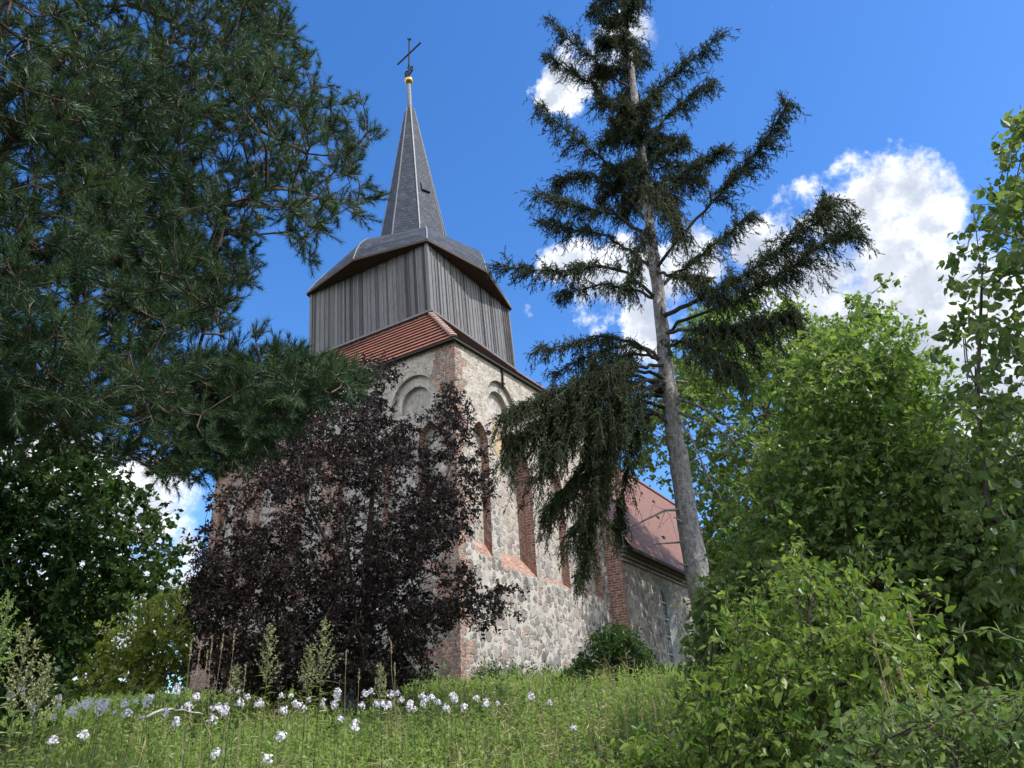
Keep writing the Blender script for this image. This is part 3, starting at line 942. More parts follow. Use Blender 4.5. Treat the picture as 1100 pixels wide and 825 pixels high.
M_glass, t, out = new_mat('leaded_glass')
uv = t.node('UVMap').outputs[0]
gb = t.node('TexBrick', {'Scale': 1.0, 'Mortar Size': .010, 'Brick Width': .13, 'Row Height': .17, 'Color1': (.05, .065, .075), 'Color2': (.09, .11, .125), 'Mortar': (.26, .27, .28), 'Mortar Smooth': .1}, offset=0.0)
t.put(gb.inputs['Vector'], uv)
principled(t, out, gb.outputs['Color'], .18, t.bump(t.noise(uv, 7, 3, .6), .25, .02), spec=.6)
M_frame = plain_mat('pale_frame_paint', (.42, .44, .45), .6)
M_splay = plaster_mat('splay_plaster', (.58, .60, .62), (.48, .50, .52), (.36, .36, .36))
for k, pts in enumerate(win):
    c_ = (14.05, 20.5, 27.0)[k]
    small = arch(c_, .60, 1.10, 3.92, 'round')
    um = UVMesh()
    n_ = len(pts)
    s = 0
    for q in range(n_):
        a, b, a2, b2 = pts[q], pts[(q + 1) % n_], small[q], small[(q + 1) % n_]
        L = math.hypot(b[0] - a[0], b[1] - a[1])
        um.poly([N_(*a, 0), N_(*b, 0), N_(*b2, .29), N_(*a2, .29)], [(0, s), (0, s + L), (.29, s + L), (.29, s)]); s += L
    wn = um.build('window', M_splay, CH)
    um = UVMesh()
    loops = [[Vector((u, z, 0)) for u, z in small]]
    for tri in tessellate_polygon(loops):
        p = [loops[0][q] for q in tri]
        if (p[1] - p[0]).cross(p[2] - p[0]).z < 0:
            p = p[::-1]
        um.poly([N_(v_.x, v_.y, .29) for v_ in p], [(v_.x, v_.y) for v_ in p])
    um.build('pane', M_glass, wn)
    um = UVMesh()
    for q in range(n_):
        a, b = small[q], small[(q + 1) % n_]
        um.bar(N_(*a, .26), N_(*b, .26), .06, .07, up=(0, 1, 0))
    um.bar(N_(c_, 1.15, .25), N_(c_, 4.45, .25), .05, .06, up=(0, 1, 0))
    for zz in (1.85, 2.55, 3.25, 3.92):
        um.bar(N_(c_ - .55, zz, .255), N_(c_ + .55, zz, .255), .05, .05, up=(0, 1, 0))
    um.build('frame', M_frame, wn)


# ------------------------------------------------------------------ vegetation materials
L_pine = leaf_mat('pine_needles', (.014, .042, .018), (.070, .120, .052), .25, .03, .6, (1.1, 1.2, .7))
L_spruce = leaf_mat('spruce_needles', (.018, .034, .016), (.070, .090, .040), .22, .02, .65, (1.1, 1.1, .7))
L_plum = leaf_mat('purple_leaves', (.011, .011, .010), (.036, .021, .021), .24, .06, .5, (1.8, .7, .65), back=(.032, .030, .029))
L_lilac = leaf_mat('bright_leaves', (.070, .135, .028), (.20, .26, .065), .47, .03, .6)
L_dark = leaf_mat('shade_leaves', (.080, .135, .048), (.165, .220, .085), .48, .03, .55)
L_mid = leaf_mat('yellowish_leaves', (.085, .155, .042), (.195, .265, .085), .50, .03, .55)
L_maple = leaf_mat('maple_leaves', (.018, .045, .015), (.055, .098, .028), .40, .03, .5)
L_far = leaf_mat('far_leaves', (.15, .20, .040), (.29, .31, .085), .50, .02, .55)
L_herb = leaf_mat('herb_leaves', (.115, .205, .058), (.295, .365, .140), .48, .04, .5)
L_grey = leaf_mat('grey_green_leaves', (.17, .20, .105), (.36, .35, .20), .32, .03, .6)
L_dry = leaf_mat('dry_straw', (.25, .21, .12), (.42, .36, .22), .25, .02, .7, (1.1, 1, .8))
L_petal = leaf_mat('pale_petals', (.64, .62, .71), (.80, .79, .83), .35, .0, .6, (1, 1, 1))
B_pine = bark_mat('pine_bark', (.045, .032, .026), (.14, .095, .07), 9)
B_spruce = bark_mat('spruce_bark', (.15, .14, .138), (.50, .475, .47), 17, 1.0, (1, 1, .6))
B_twig = bark_mat('dark_twigs', (.030, .024, .020), (.085, .068, .055), 25)
B_grey = bark_mat('grey_bark', (.055, .048, .040), (.15, .13, .11), 12)
B_stem = plain_mat('green_stem', (.06, .085, .03), .7)
B_dry = plain_mat('dry_stem', (.20, .16, .10), .8, c2=(.11, .085, .06))


def rdir(n):
    return unit(rng.normal(size=(n, 3)))


def tree_thing(name, label, cat, base, parts, group=None):
    base = np.array([base[0], base[1], float(gz(base[0], base[1]))])
    r = thing(name, label, cat, base, 0, group)
    for nm, acc, mat, sm in parts:
        acc.build(nm, mat, r, origin=base, smooth=sm)
    return r


def broad(name, label, cat, mat, bark, trunks, att, rtrunk, per=26, sig=.22, L=.075, asp=.55, prof='lo', droop=.35, group=None, twig=.004, varsig=.25, k=.3, upness=.7, rmax=None):
    """a broadleaf tree or shrub: branching skeleton through the crown points and a spray of leaves on every twig end"""
    N, par, idx = grow(trunks, att, k)
    wood = Acc(); limbs(wood, N, par, twig, rtrunk, len(trunks[0]), rmax_branch=rmax)
    fol = Acc(); n = len(att)
    par_dir = unit(N[idx] - N[par[idx]])
    cnt = rng.poisson(per, n); rep = np.repeat(np.arange(n), cnt); M = len(rep)
    clump_v = np.clip(.5 + varsig * rng.normal(size=n), 0, 1)
    # leaves sit along a few short shoots leaving every point
    nsh = 5
    sh = unit(par_dir[:, None] * .7 + rdir(n * nsh).reshape(n, nsh, 3) * .9 + np.array([0, 0, .15]))
    shl = sig * rng.uniform(.8, 2.0, (n, nsh))
    w = rng.integers(0, nsh, M); f = rng.random(M) ** .8
    d = sh[rep, w]
    P = N[idx][rep] + d * (shl[rep, w] * f)[:, None] - np.array([0, 0, 1]) * (f * f * .25 * shl[rep, w])[:, None] + rng.normal(size=(M, 3)) * .012
    D = unit(d * .45 + rdir(M) * .9 - np.array([0, 0, droop]))
    Nn = unit(rdir(M) * .75 + np.array([0, 0, upness]))
    ll = L * rng.uniform(.45, 1.35, M)
    leaves(fol, P, D, Nn, ll, ll * asp * rng.uniform(.85, 1.15, M), np.clip(clump_v[rep] + .24 * rng.normal(size=M), 0, 1), prof, curl=.22)
    for i in range(n):
        if rng.random() < .6:
            for q in range(2):
                e = N[idx[i]] + sh[i, q] * shl[i, q]; e[2] -= .25 * shl[i, q]
                sweep(wood, [N[idx[i]], N[idx[i]] + sh[i, q] * shl[i, q] * .5, e], [twig, twig * .8, twig * .5], 3, cap=False)
    b = trunks[0][0]
    return tree_thing(name, label, cat, b, [('trunk', wood, bark, True), ('crown', fol, mat, False)], group)


def sprigs(poly, k, n, D, half):
    p = np.asarray(poly, float); c_ = p.mean(0)
    q = crown_points(c_ + (p - c_) * k, n * 4, D, half, soft=5)
    px, py = pix(q)
    return q[~in_poly(px, py, p)][:n]


def gp(x, y, dz=0):
    return np.array([x, y, float(gz(x, y)) + dz])


# ------------------------------------------------------------------ pine reaching in from the left
def pine():
    poly = [(-260, -260), (40, -330), (250, -190), (308, -30), (300, 10), (316, 32), (335, 72), (352, 58), (352, 96), (372, 112), (407, 112), (404, 148), (376, 165), (384, 190),
            (408, 212), (386, 232), (352, 240), (338, 284), (318, 268), (292, 240), (262, 252), (284, 298), (256, 312), (252, 335), (268, 362), (318, 384), (380, 402),
            (388, 418), (345, 430), (318, 444), (300, 474), (262, 502), (214, 522), (188, 524), (128, 498), (62, 476), (0, 488), (-160, 520), (-260, 430)]
    holes = [(95, 52, 40, .8), (40, 470, 22, .6), (330, 180, 22, .6), (280, 215, 30, .5), (360, 195, 18, .7), (215, 500, 25, .4), (250, 120, 18, .4), (20, 190, 22, .8)]
    a1 = crown_points(poly, 3000, 6.7, 1.7, holes, clump=75, soft=60)
    near = [(-300, -200), (40, -60), (130, 60), (150, 200), (90, 330), (120, 430), (0, 430), (-300, 380)]
    a2 = crown_points(near, 650, 5.0, .6, (), clump=70)
    low = [(190, 400), (290, 378), (384, 402), (390, 416), (335, 436), (288, 482), (210, 510)]
    a3 = crown_points(low, 330, 6.6, .5, (), soft=30)
    mid = [(60, -120), (306, -60), (300, 10), (318, 40), (336, 84), (352, 110), (372, 160), (350, 225), (300, 225), (262, 246), (278, 296), (248, 335), (150, 380), (60, 200)]
    a4 = crown_points(mid, 950, 7.0, 1.0, [(95, 52, 30, .7), (330, 190, 25, .6), (290, 225, 25, .5)], soft=40)
    back = crown_points(poly, 1000, 8.4, .7, [(330, 180, 30, .9), (360, 195, 30, .9), (280, 215, 30, .7)], soft=50)
    att = np.concatenate([a1, a2, a3, a4, back])
    tx, ty = -6.4, 5.0
    trunk = [gp(tx, ty), gp(tx + .05, ty, 1.5), gp(tx + .1, ty + .1, 3.2), gp(tx + .25, ty + .2, 5.2), gp(tx + .3, ty + .2, 7.4), gp(tx + .4, ty + .3, 9.6), gp(tx + .5, ty + .2, 12)]
    lim = [[trunk[2], at(-60, 500, 7.0), at(60, 440, 6.8), at(180, 420, 6.7), at(290, 410, 6.6)],
           [trunk[4], at(-20, 120, 6.6), at(70, 58, 6.6), at(160, 100, 6.8), at(260, 130, 6.9), at(330, 165, 6.8)],
           [trunk[3], at(-20, 300, 6.2), at(120, 280, 6.4), at(230, 270, 6.6)]]
    N, par, idx = grow([trunk] + lim, att, .25, sag=-.02)
    wood = Acc(); limbs(wood, N, par, .0055, (.24, .12), len(trunk), rmax_branch=.075)
    fol = Acc(); n = len(att)
    pd = unit(N[idx] - N[par[idx]])
    kk = 4                                             # shoots at each twig end, turned up at the tips
    sh = unit(pd[:, None] * .75 + rdir(n * kk).reshape(n, kk, 3) * .75 + np.array([0, 0, .42])).reshape(-1, 3)
    base = np.repeat(N[idx], kk, 0); sl = rng.uniform(.10, .24, n * kk)
    cv = np.repeat(np.clip(.38 + .32 * rng.normal(size=n), 0, 1), kk)
    nn = 76; M = n * kk
    f = rng.uniform(.12, 1.0, (M, nn))
    ax = sh[:, None]
    P = base[:, None] + ax * (sl[:, None] * f)[..., None]
    rad = rdir(M * nn).reshape(M, nn, 3)
    D = unit(ax * (.55 + .55 * f[..., None]) + rad * .75)
    needles(fol, P.reshape(-1, 3), D.reshape(-1, 3), rng.uniform(.055, .095, M * nn), 0.0046, np.clip(cv[:, None] + .12 * rng.normal(size=(M, nn)), 0, 1).ravel())
    for i in range(M):
        sweep(wood, [base[i], base[i] + sh[i] * sl[i]], [.004, .003], 3, cap=False)
    return tree_thing('pine_tree', 'big dark green pine with long needles reaching in from the upper left', 'pine tree', (tx, ty),
                      [('trunk', wood, B_pine, True), ('crown', fol, L_pine, False)])


pine()

# ------------------------------------------------------------------ tall thin spruce on the right
def spruce():
    tp = [(770, 716, 11.6), (757, 650, 11.7), (746, 600, 11.75), (735, 530, 11.8), (725, 470, 11.85), (716, 400, 11.9), (709, 330, 11.95), (700, 260, 12.0), (691, 180, 12.0), (680, 90, 12.0), (670, 0, 12.0), (660, -70, 12.0), (655, -120, 12.0)]
    T = [at(*p) for p in tp]
    b = T[0].copy(); g0 = float(gz(b[0] + .25, b[1] - .1)); T = [np.array([b[0] + .28, b[1] - .1, g0 - .2]), np.array([b[0] + .14, b[1] - .05, (g0 + b[2]) / 2])] + T
    T = np.array(T)
    hts = np.linspace(0, 1, len(T))
    rad = np.interp(hts, [0, .15, .5, .8, 1], [.26, .205, .125, .07, .02])
    # finer trunk with slight irregularity
    s = np.linspace(0, len(T) - 1, 60); Tf = np.stack([np.interp(s, np.arange(len(T)), T[:, k]) for k in range(3)], 1)
    Tf[1:-1] += rng.normal(size=(58, 3)) * .008
    wood = Acc(); sweep(wood, Tf, np.interp(s, np.arange(len(T)), rad), 16, lump=.035)
    fol = Acc(); AP = []; AD = []; AV = []; tw_ = Acc()
    dead = Acc()

    def shoots(P, D, v):
        AP.append(P); AD.append(D); AV.append(np.full(len(P), v))

    def bough(pts, dens=1.0, hang=.55, bare=.22, r0=.035, spread=.5):
        pts = np.array(pts); s_ = np.linspace(0, len(pts) - 1, 22)
        C = np.stack([np.interp(s_, np.arange(len(pts)), pts[:, k]) for k in range(3)], 1)
        for _ in range(2):
            C[1:-1] = (C[:-2] + 2 * C[1:-1] + C[2:]) / 4
        C[1:-1] += rng.normal(size=(20, 3)) * .018
        sweep(tw_, C, np.linspace(r0, .006, 22), 5)
        Lb = np.linalg.norm(np.diff(C, axis=0), axis=1).sum()
        n2 = int(Lb * 34 * dens)
        f = bare + (1 - bare) * rng.random(n2) ** .85
        for q in range(n2):
            i = f[q] * 20.99; i0 = int(i); p = C[i0] + (C[i0 + 1] - C[i0]) * (i - i0)
            tdir = unit(C[i0 + 1] - C[i0]); side = unit(np.cross(tdir, [0, 0, 1])) * (1 if rng.random() < .5 else -1)
            L2 = (.25 + .75 * rng.random()) * spread * (1.15 - .55 * f[q])
            hg = hang * rng.uniform(.2, 1.6)
            d0 = unit(tdir * rng.uniform(.3, .9) + side * rng.uniform(.2, .9) + rdir(1)[0] * .2)
            e1 = p + d0 * L2 * .55; e2 = e1 + unit(d0 * .35 - np.array([0, 0, hg])) * L2 * rng.uniform(.5, 1.1)
            sweep(tw_, [p, e1, e2], [.006, .004, .002], 3, cap=False)
            ns = max(6, int(L2 * 34)); g_ = rng.random(ns) * 1.0
            pp = np.where((g_ < .5)[:, None], p + (e1 - p) * (g_ * 2)[:, None], e1 + (e2 - e1) * ((g_ - .5) * 2)[:, None])
            base_d = np.where((g_ < .5)[:, None], unit(e1 - p), unit(e2 - e1))
            sd_ = unit(base_d * .7 + rdir(ns) * .65 - np.array([0, 0, .35 * hang]))
            shoots(pp, sd_, rng.random())

    def tr(px, py):
        i = np.argmin(np.abs(pix(Tf)[1] - py)); return Tf[i]
    B = []                                            # boughs as seen: (start height, points with distance)
    def bo(y0, pts, **k):
        bough([tr(0, y0)] + [at(*p) for p in pts], **k)
    bo(100, [(655, 78, 11.9), (635, 62, 11.7), (612, 44, 11.5), (589, 22, 11.4)], r0=.03, spread=.55)
    bo(140, [(660, 112, 12.0), (630, 88, 12.1), (605, 70, 12.2), (586, 60, 12.3)], spread=.5)
    bo(215, [(660, 180, 11.8), (630, 158, 11.6), (604, 138, 11.4), (577, 113, 11.3)], spread=.6)
    bo(235, [(668, 205, 12.2), (640, 190, 12.4), (612, 190, 12.6), (597, 198, 12.6)], spread=.6, dens=1.2)
    bo(262, [(665, 232, 11.8), (635, 226, 11.6), (605, 218, 11.5), (579, 207, 11.4)], spread=.6, dens=1.3)
    bo(285, [(668, 262, 12.3), (640, 250, 12.5), (610, 245, 12.6), (586, 240, 12.7)], spread=.6)
    bo(318, [(672, 290, 11.6), (640, 284, 11.3), (605, 292, 11.1), (570, 290, 11.0), (534, 284, 10.9)], spread=.55, dens=1.2)
    bo(330, [(680, 310, 12.2), (650, 305, 12.5), (620, 312, 12.7), (600, 318, 12.8)], spread=.5)
    bo(385, [(682, 366, 11.7), (650, 362, 11.5), (615, 370, 11.3), (576, 377, 11.1)], spread=.55, dens=1.1)
    bo(390, [(690, 370, 12.3), (660, 372, 12.6), (628, 385, 12.8), (598, 400, 12.9)], spread=.55)
    bo(420, [(684, 402, 11.5), (650, 400, 11.2), (610, 415, 10.9), (575, 430, 10.7), (545, 446, 10.5)], spread=.9, dens=1.5, hang=.8)
    bo(430, [(690, 414, 11.8), (660, 412, 11.8), (625, 432, 11.7), (590, 452, 11.6), (560, 470, 11.5)], spread=1.0, dens=1.5, hang=.9)
    bo(445, [(690, 430, 11.6), (665, 436, 11.4), (640, 468, 11.2), (618, 520, 11.1), (590, 545, 11.0)], spread=.95, dens=1.6, hang=1.0)
    bo(450, [(695, 436, 11.5), (672, 450, 11.3), (650, 500, 11.2), (636, 560, 11.1), (626, 610, 11.1)], spread=.75, dens=1.5, hang=1.1)
    bo(455, [(700, 440, 12.1), (682, 470, 12.2), (668, 530, 12.2), (662, 580, 12.2)], spread=.45, dens=1.6, hang=1.3)
    bo(400, [(692, 392, 11.2), (668, 398, 10.9), (640, 420, 10.8), (612, 452, 10.7), (585, 490, 10.7)], spread=.9, dens=1.0, hang=1.0)
    bo(410, [(700, 408, 12.2), (680, 416, 12.4), (655, 445, 12.5), (640, 490, 12.5), (650, 540, 12.4)], spread=.8, dens=1.0, hang=1.1)
    bo(395, [(694, 380, 12.3), (668, 380, 12.6), (640, 398, 12.8), (612, 425, 12.9), (590, 455, 12.9)], spread=.9, dens=1.0, hang=.9)
    bo(415, [(690, 418, 11.0), (672, 440, 10.8), (658, 480, 10.7), (640, 530, 10.7), (610, 575, 10.7)], spread=.8, dens=1.0, hang=1.0)
    bo(405, [(690, 396, 11.4), (655, 405, 11.1), (618, 425, 10.9), (580, 452, 10.8), (552, 478, 10.7)], spread=1.15, dens=.95, hang=.8)
    bo(412, [(690, 408, 11.0), (664, 428, 10.8), (634, 452, 10.6), (604, 480, 10.5), (575, 512, 10.5)], spread=1.1, dens=.9, hang=.8)
    bo(425, [(694, 424, 12.0), (672, 446, 12.1), (650, 474, 12.1), (630, 510, 12.1), (600, 540, 12.0)], spread=1.0, dens=1.0, hang=.8)
    bo(125, [(700, 100, 11.9), (728, 78, 11.7), (752, 58, 11.6), (775, 36, 11.5)], spread=.55, dens=1.3)
    bo(150, [(715, 128, 12.3), (742, 105, 12.5), (765, 88, 12.6)], spread=.5, dens=1.2)
    bo(225, [(722, 198, 11.7), (750, 176, 11.6), (776, 160, 11.5)], spread=.55, dens=1.4)
    bo(290, [(730, 255, 11.6), (770, 212, 11.4), (800, 180, 11.3), (828, 146, 11.2), (845, 110, 11.1)], spread=.55, dens=1.35, bare=.3)
    bo(310, [(740, 285, 12.3), (775, 255, 12.6), (806, 232, 12.8)], spread=.55, dens=1.3)
    bo(345, [(740, 326, 11.4), (790, 302, 11.1), (835, 270, 10.9), (875, 238, 10.7), (892, 218, 10.6)], spread=.85, dens=1.4, hang=.8, bare=.28, r0=.045)
    bo(352, [(745, 338, 11.7), (795, 322, 11.6), (842, 292, 11.5), (888, 258, 11.4), (914, 246, 11.3)], spread=.8, dens=1.3, hang=.8, bare=.3)
    bo(362, [(745, 352, 11.4), (785, 352, 11.2), (820, 345, 11.0), (848, 340, 10.9)], spread=.85, dens=2.0, hang=1.5)
    bo(372, [(735, 365, 11.2), (762, 380, 11.0), (790, 400, 10.9)], spread=.8, dens=1.6, hang=1.6)
    bo(300, [(728, 296, 11.3), (750, 300, 11.1), (775, 320, 11.0)], spread=.7, dens=1.6, hang=1.5)
    bo(200, [(700, 200, 11.3), (715, 220, 11.0), (730, 255, 10.8)], spread=.7, dens=1.6, hang=1.3)
    bo(240, [(690, 250, 11.2), (682, 280, 10.9), (676, 310, 10.8)], spread=.6, dens=1.0, hang=1.3)
    # bare lower branches
    for pts in ([(728, 425), (760, 440), (785, 460), (812, 480), (838, 492)], [(735, 448), (760, 455), (785, 470), (808, 500)], [(722, 440), (742, 470), (760, 510), (780, 545)], [(742, 545), (715, 548), (690, 560), (668, 572)], [(720, 405), (700, 420), (690, 440)]):
        p0 = tr(0, pts[0][1]); C = np.array([p0] + [at(px, py, 11.6 - .1 * k) for k, (px, py) in enumerate(pts[1:], 1)])
        sweep(wood, C, np.linspace(.026, .006, len(C)), 5)
        for q in range(7):
            i = rng.integers(1, len(C)); p = C[i]; sweep(wood, [p, p + rdir(1)[0] * .25 - [0, 0, .05], p + rdir(1)[0] * .4 - [0, 0, .2]], [.006, .004, .002], 3, cap=False)
    # stubs of old branches on the bare stem
    for q in range(26):
        i = rng.integers(6, 34); d = rdir(1)[0]; d[2] = abs(d[2]) * .3; p = Tf[i]
        sweep(wood, [p, p + d * .30, p + d * rng.uniform(.35, .6)], [.022, .014, .008], 5)
    # whorls round the upper stem
    for q in range(52):
        yy = rng.uniform(-110, 215); p = tr(0, yy); a = rng.uniform(0, 2 * np.pi); L = np.interp(yy, [-110, 0, 200, 300], [.35, .75, 1.0, 1.1]) * rng.uniform(.6, 1.25)
        d = np.array([math.cos(a), math.sin(a), 0]); e = [p, p + d * L * .4 + [0, 0, .05], p + d * L * .75 + [0, 0, .02], p + d * L + [0, 0, rng.uniform(-.1, .25)]]
        bough(e, dens=1.5, hang=.9, r0=.02, spread=.5, bare=.15)
    P = np.concatenate(AP); D = np.concatenate(AD); V = np.concatenate(AV); M = len(P)
    sl = rng.uniform(.07, .17, M); nn = 28
    f = rng.random((M, nn)); rad = rdir(M * nn).reshape(M, nn, 3)
    PP = P[:, None] + D[:, None] * (sl[:, None] * f)[..., None]
    DD = unit(D[:, None] * .75 + rad * .8)
    needles(fol, PP.reshape(-1, 3), DD.reshape(-1, 3), rng.uniform(.018, .030, M * nn), .0105, np.clip(V[:, None] * .7 + .15 + .15 * rng.normal(size=(M, nn)), 0, 1).ravel())
    print('spruce shoots', M)
    bx = T[0]
    return tree_thing('spruce_tree', 'tall thin old spruce with a bare grey stem and drooping dark boughs', 'spruce tree', (bx[0], bx[1]),
                      [('trunk', wood, B_spruce, True), ('branches', tw_, B_twig, True), ('crown', fol, L_spruce, False)])


spruce()

# ------------------------------------------------------------------ purple-leaved plum in front of the tower
def plum():
    D0 = 14.6
    poly = [(222, 560), (235, 520), (262, 490), (300, 470), (322, 440), (335, 410), (372, 400), (392, 385), (420, 398), (440, 424), (470, 445), (482, 410), (498, 430), (516, 470),
            (528, 505), (522, 540), (505, 560), (500, 600), (515, 640), (548, 625), (545, 652), (520, 672), (486, 660), (474, 690), (452, 720), (420, 745), (330, 745), (240, 735), (215, 700), (206, 640), (214, 600)]
    holes = [(438, 430, 26, .92), (458, 465, 22, .7), (430, 520, 24, .6), (400, 560, 30, .4), (330, 600, 25, .3), (470, 620, 26, .6), (488, 590, 18, .9), (505, 590, 22, .95), (240, 560, 22, .5), (470, 700, 25, .75), (300, 540, 22, .35), (370, 520, 20, .3), (500, 540, 22, .4)]
    att = np.concatenate([crown_points(poly, 1500, D0, 1.9, holes, clump=60, soft=35), crown_points(poly, 800, D0, 1.7, holes, soft=35)])
    att = np.concatenate([att, sprigs(poly, 1.07, 90, D0, 1.2)])
    b = at(388, 735, D0); bx, by = b[0], b[1]
    tr = [gp(bx, by), gp(bx, by, .7), gp(bx + .05, by, 1.5), at(392, 620, D0), at(398, 560, D0), at(402, 500, D0)]
    lim = [[tr[2], at(360, 600, D0 - .5), at(330, 540, D0 - .6), at(320, 490, D0 - .6)], [tr[2], at(430, 600, D0 + .4), at(470, 540, D0 + .6), at(490, 480, D0 + .7)],
           [tr[1], at(300, 650, D0 - .2), at(255, 600, D0)], [tr[1], at(440, 660, D0 - .7), at(500, 640, D0 - 1.0), at(530, 640, D0 - 1.1)], [tr[1], at(380, 640, D0 - 1.2), at(370, 560, D0 - 1.5)]]
    return broad('plum_tree', 'dark purple leaved plum tree spreading in front of the church tower', 'plum tree', L_plum, B_twig, [tr] + lim, att, (.10, .05), per=58, sig=.155, L=.064, asp=.58, droop=.25, twig=.0045, rmax=.07)


plum()

# ------------------------------------------------------------------ left background trees
def simple_trunk(px, py, D, top_px, top_py, n=5, bend=.1):
    p = at(px, py, D); a = gp(p[0], p[1]); b = at(top_px, top_py, D)
    return [a + (b - a) * f + (rng.normal(size=3) * bend * (0 < f < 1)) for f in np.linspace(0, 1, n)]


def rp(**k):
    return k


poly = [(-260, 400), (0, 440), (70, 468), (112, 498), (145, 520), (172, 556), (190, 590), (186, 612), (160, 622), (138, 640), (105, 656), (84, 690), (58, 745), (-260, 790)]
holes = [(120, 560, 26, .5), (30, 500, 26, .55), (70, 540, 18, .5), (90, 620, 18, .5), (150, 610, 20, .6), (20, 580, 16, .5), (60, 510, 14, .6), (150, 545, 20, .7), (185, 585, 12, .7)]
tr = simple_trunk(10, 760, 12.5, -20, 470, 6, .06)
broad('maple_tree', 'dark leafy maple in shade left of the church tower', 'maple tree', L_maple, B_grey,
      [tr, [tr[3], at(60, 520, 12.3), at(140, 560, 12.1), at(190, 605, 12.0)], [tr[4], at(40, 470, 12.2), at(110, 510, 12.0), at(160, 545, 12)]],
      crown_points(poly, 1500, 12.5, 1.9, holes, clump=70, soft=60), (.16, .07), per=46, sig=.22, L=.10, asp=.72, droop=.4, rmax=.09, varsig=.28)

poly = [(40, 660), (90, 630), (150, 640), (190, 632), (240, 640), (245, 800), (20, 800)]
tr = simple_trunk(150, 770, 36, 150, 650, 4, .1)
broad('ash_tree', 'sunlit yellow green tree far behind the maple', 'ash tree', L_far, B_grey, [tr],
      crown_points(poly, 900, 36, 3, [(185, 740, 20, .9), (132, 682, 14, .8), (165, 700, 9, .7), (205, 690, 8, .8), (198, 655, 12, .7)], clump=60, soft=40), (.2, .1), per=46, sig=.5, L=.20, asp=.6, twig=.012, rmax=.1)
poly = [(-300, 600), (-60, 560), (20, 600), (80, 640), (90, 800), (-300, 800)]
tr = simple_trunk(-60, 780, 22, -80, 620, 4, .1)
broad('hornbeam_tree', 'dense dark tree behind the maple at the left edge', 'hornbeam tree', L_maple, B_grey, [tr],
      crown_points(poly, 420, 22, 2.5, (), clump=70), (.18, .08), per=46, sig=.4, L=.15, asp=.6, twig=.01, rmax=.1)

# ------------------------------------------------------------------ right hand trees
poly = [(676, 470), (700, 420), (722, 372), (745, 335), (790, 318), (850, 316), (885, 345), (930, 380), (1010, 460), (1010, 620), (880, 640), (800, 600), (775, 622), (756, 640), (748, 600), (752, 560), (735, 520), (700, 512), (684, 500)]
holes = [(735, 470, 18, .5), (720, 500, 20, .6), (748, 545, 22, .8), (700, 480, 14, .4), (760, 500, 14, .4), (705, 430, 16, .5), (870, 345, 14, .5)]
tr = simple_trunk(840, 700, 30, 815, 380, 6, .15)
broad('linden_tree', 'yellow green linden standing behind the spruce stem', 'linden tree', L_mid, B_grey, [tr],
      crown_points(poly, 1250, 30, 4.2, holes, clump=55, soft=60), (.3, .12), per=60, sig=.48, L=.17, asp=.75, twig=.011, rmax=.13, varsig=.3)

poly = [(775, 600), (790, 545), (815, 500), (838, 455), (850, 420), (868, 385), (900, 350), (930, 335), (945, 312), (962, 328), (985, 372), (1010, 410), (1060, 450), (1120, 470), (1150, 600), (1120, 700), (1010, 730), (940, 740), (880, 700), (800, 660)]
tr = simple_trunk(905, 720, 9.2, 905, 430, 6, .06)
broad('hazel_tree', 'green hazel with fine twigs between spruce and lilac tree', 'hazel tree', L_mid, B_grey,
      [tr, [tr[2], at(950, 560, 8.9), at(960, 460, 8.8), at(950, 370, 8.7)], [tr[2], at(850, 560, 9.4), at(845, 500, 9.4)]],
      np.concatenate([crown_points(poly, 1900, 8.6, 1.3, [(930, 380, 14, .5), (850, 470, 16, .5), (800, 560, 14, .5), (990, 470, 16, .4)], clump=50, soft=50), sprigs(poly, 1.10, 70, 8.6, 1.0)]), (.09, .04), per=30, sig=.16, L=.075, asp=.68, prof='lo', rmax=.05, varsig=.3)

poly = [(1000, 440), (1004, 390), (1012, 340), (1016, 296), (1026, 250), (1046, 215), (1062, 215), (1080, 190), (1074, 160), (1092, 128), (1130, 90), (1180, 80), (1210, 200), (1200, 420), (1140, 560), (1090, 640), (1040, 560), (1005, 500)]
tr = simple_trunk(1090, 760, 6.9, 1120, 260, 7, .05)
broad('lilac_tree', 'loose old lilac tree with heart shaped leaves against the white cloud', 'lilac tree', L_dark, B_grey,
      [tr, [tr[2], at(1060, 540, 6.7), at(1050, 420, 6.6), at(1055, 300, 6.6), at(1045, 220, 6.6)], [tr[4], at(1130, 260, 6.8), at(1105, 150, 6.8)], [tr[2], at(1180, 520, 7), at(1210, 380, 7.1)]],
      crown_points(poly, 430, 6.9, 1.1, [(1020, 330, 16, .8), (1060, 380, 20, .8), (1088, 330, 18, .9), (1040, 440, 16, .6), (1090, 460, 18, .7), (1075, 255, 16, .8), (1062, 185, 16, .9), (1015, 280, 12, .7), (1095, 410, 14, .8), (1010, 390, 12, .7)], clump=42, soft=30), (.10, .04), per=17, sig=.13, L=.076, asp=.80, prof='hi', rmax=.045, varsig=.25)

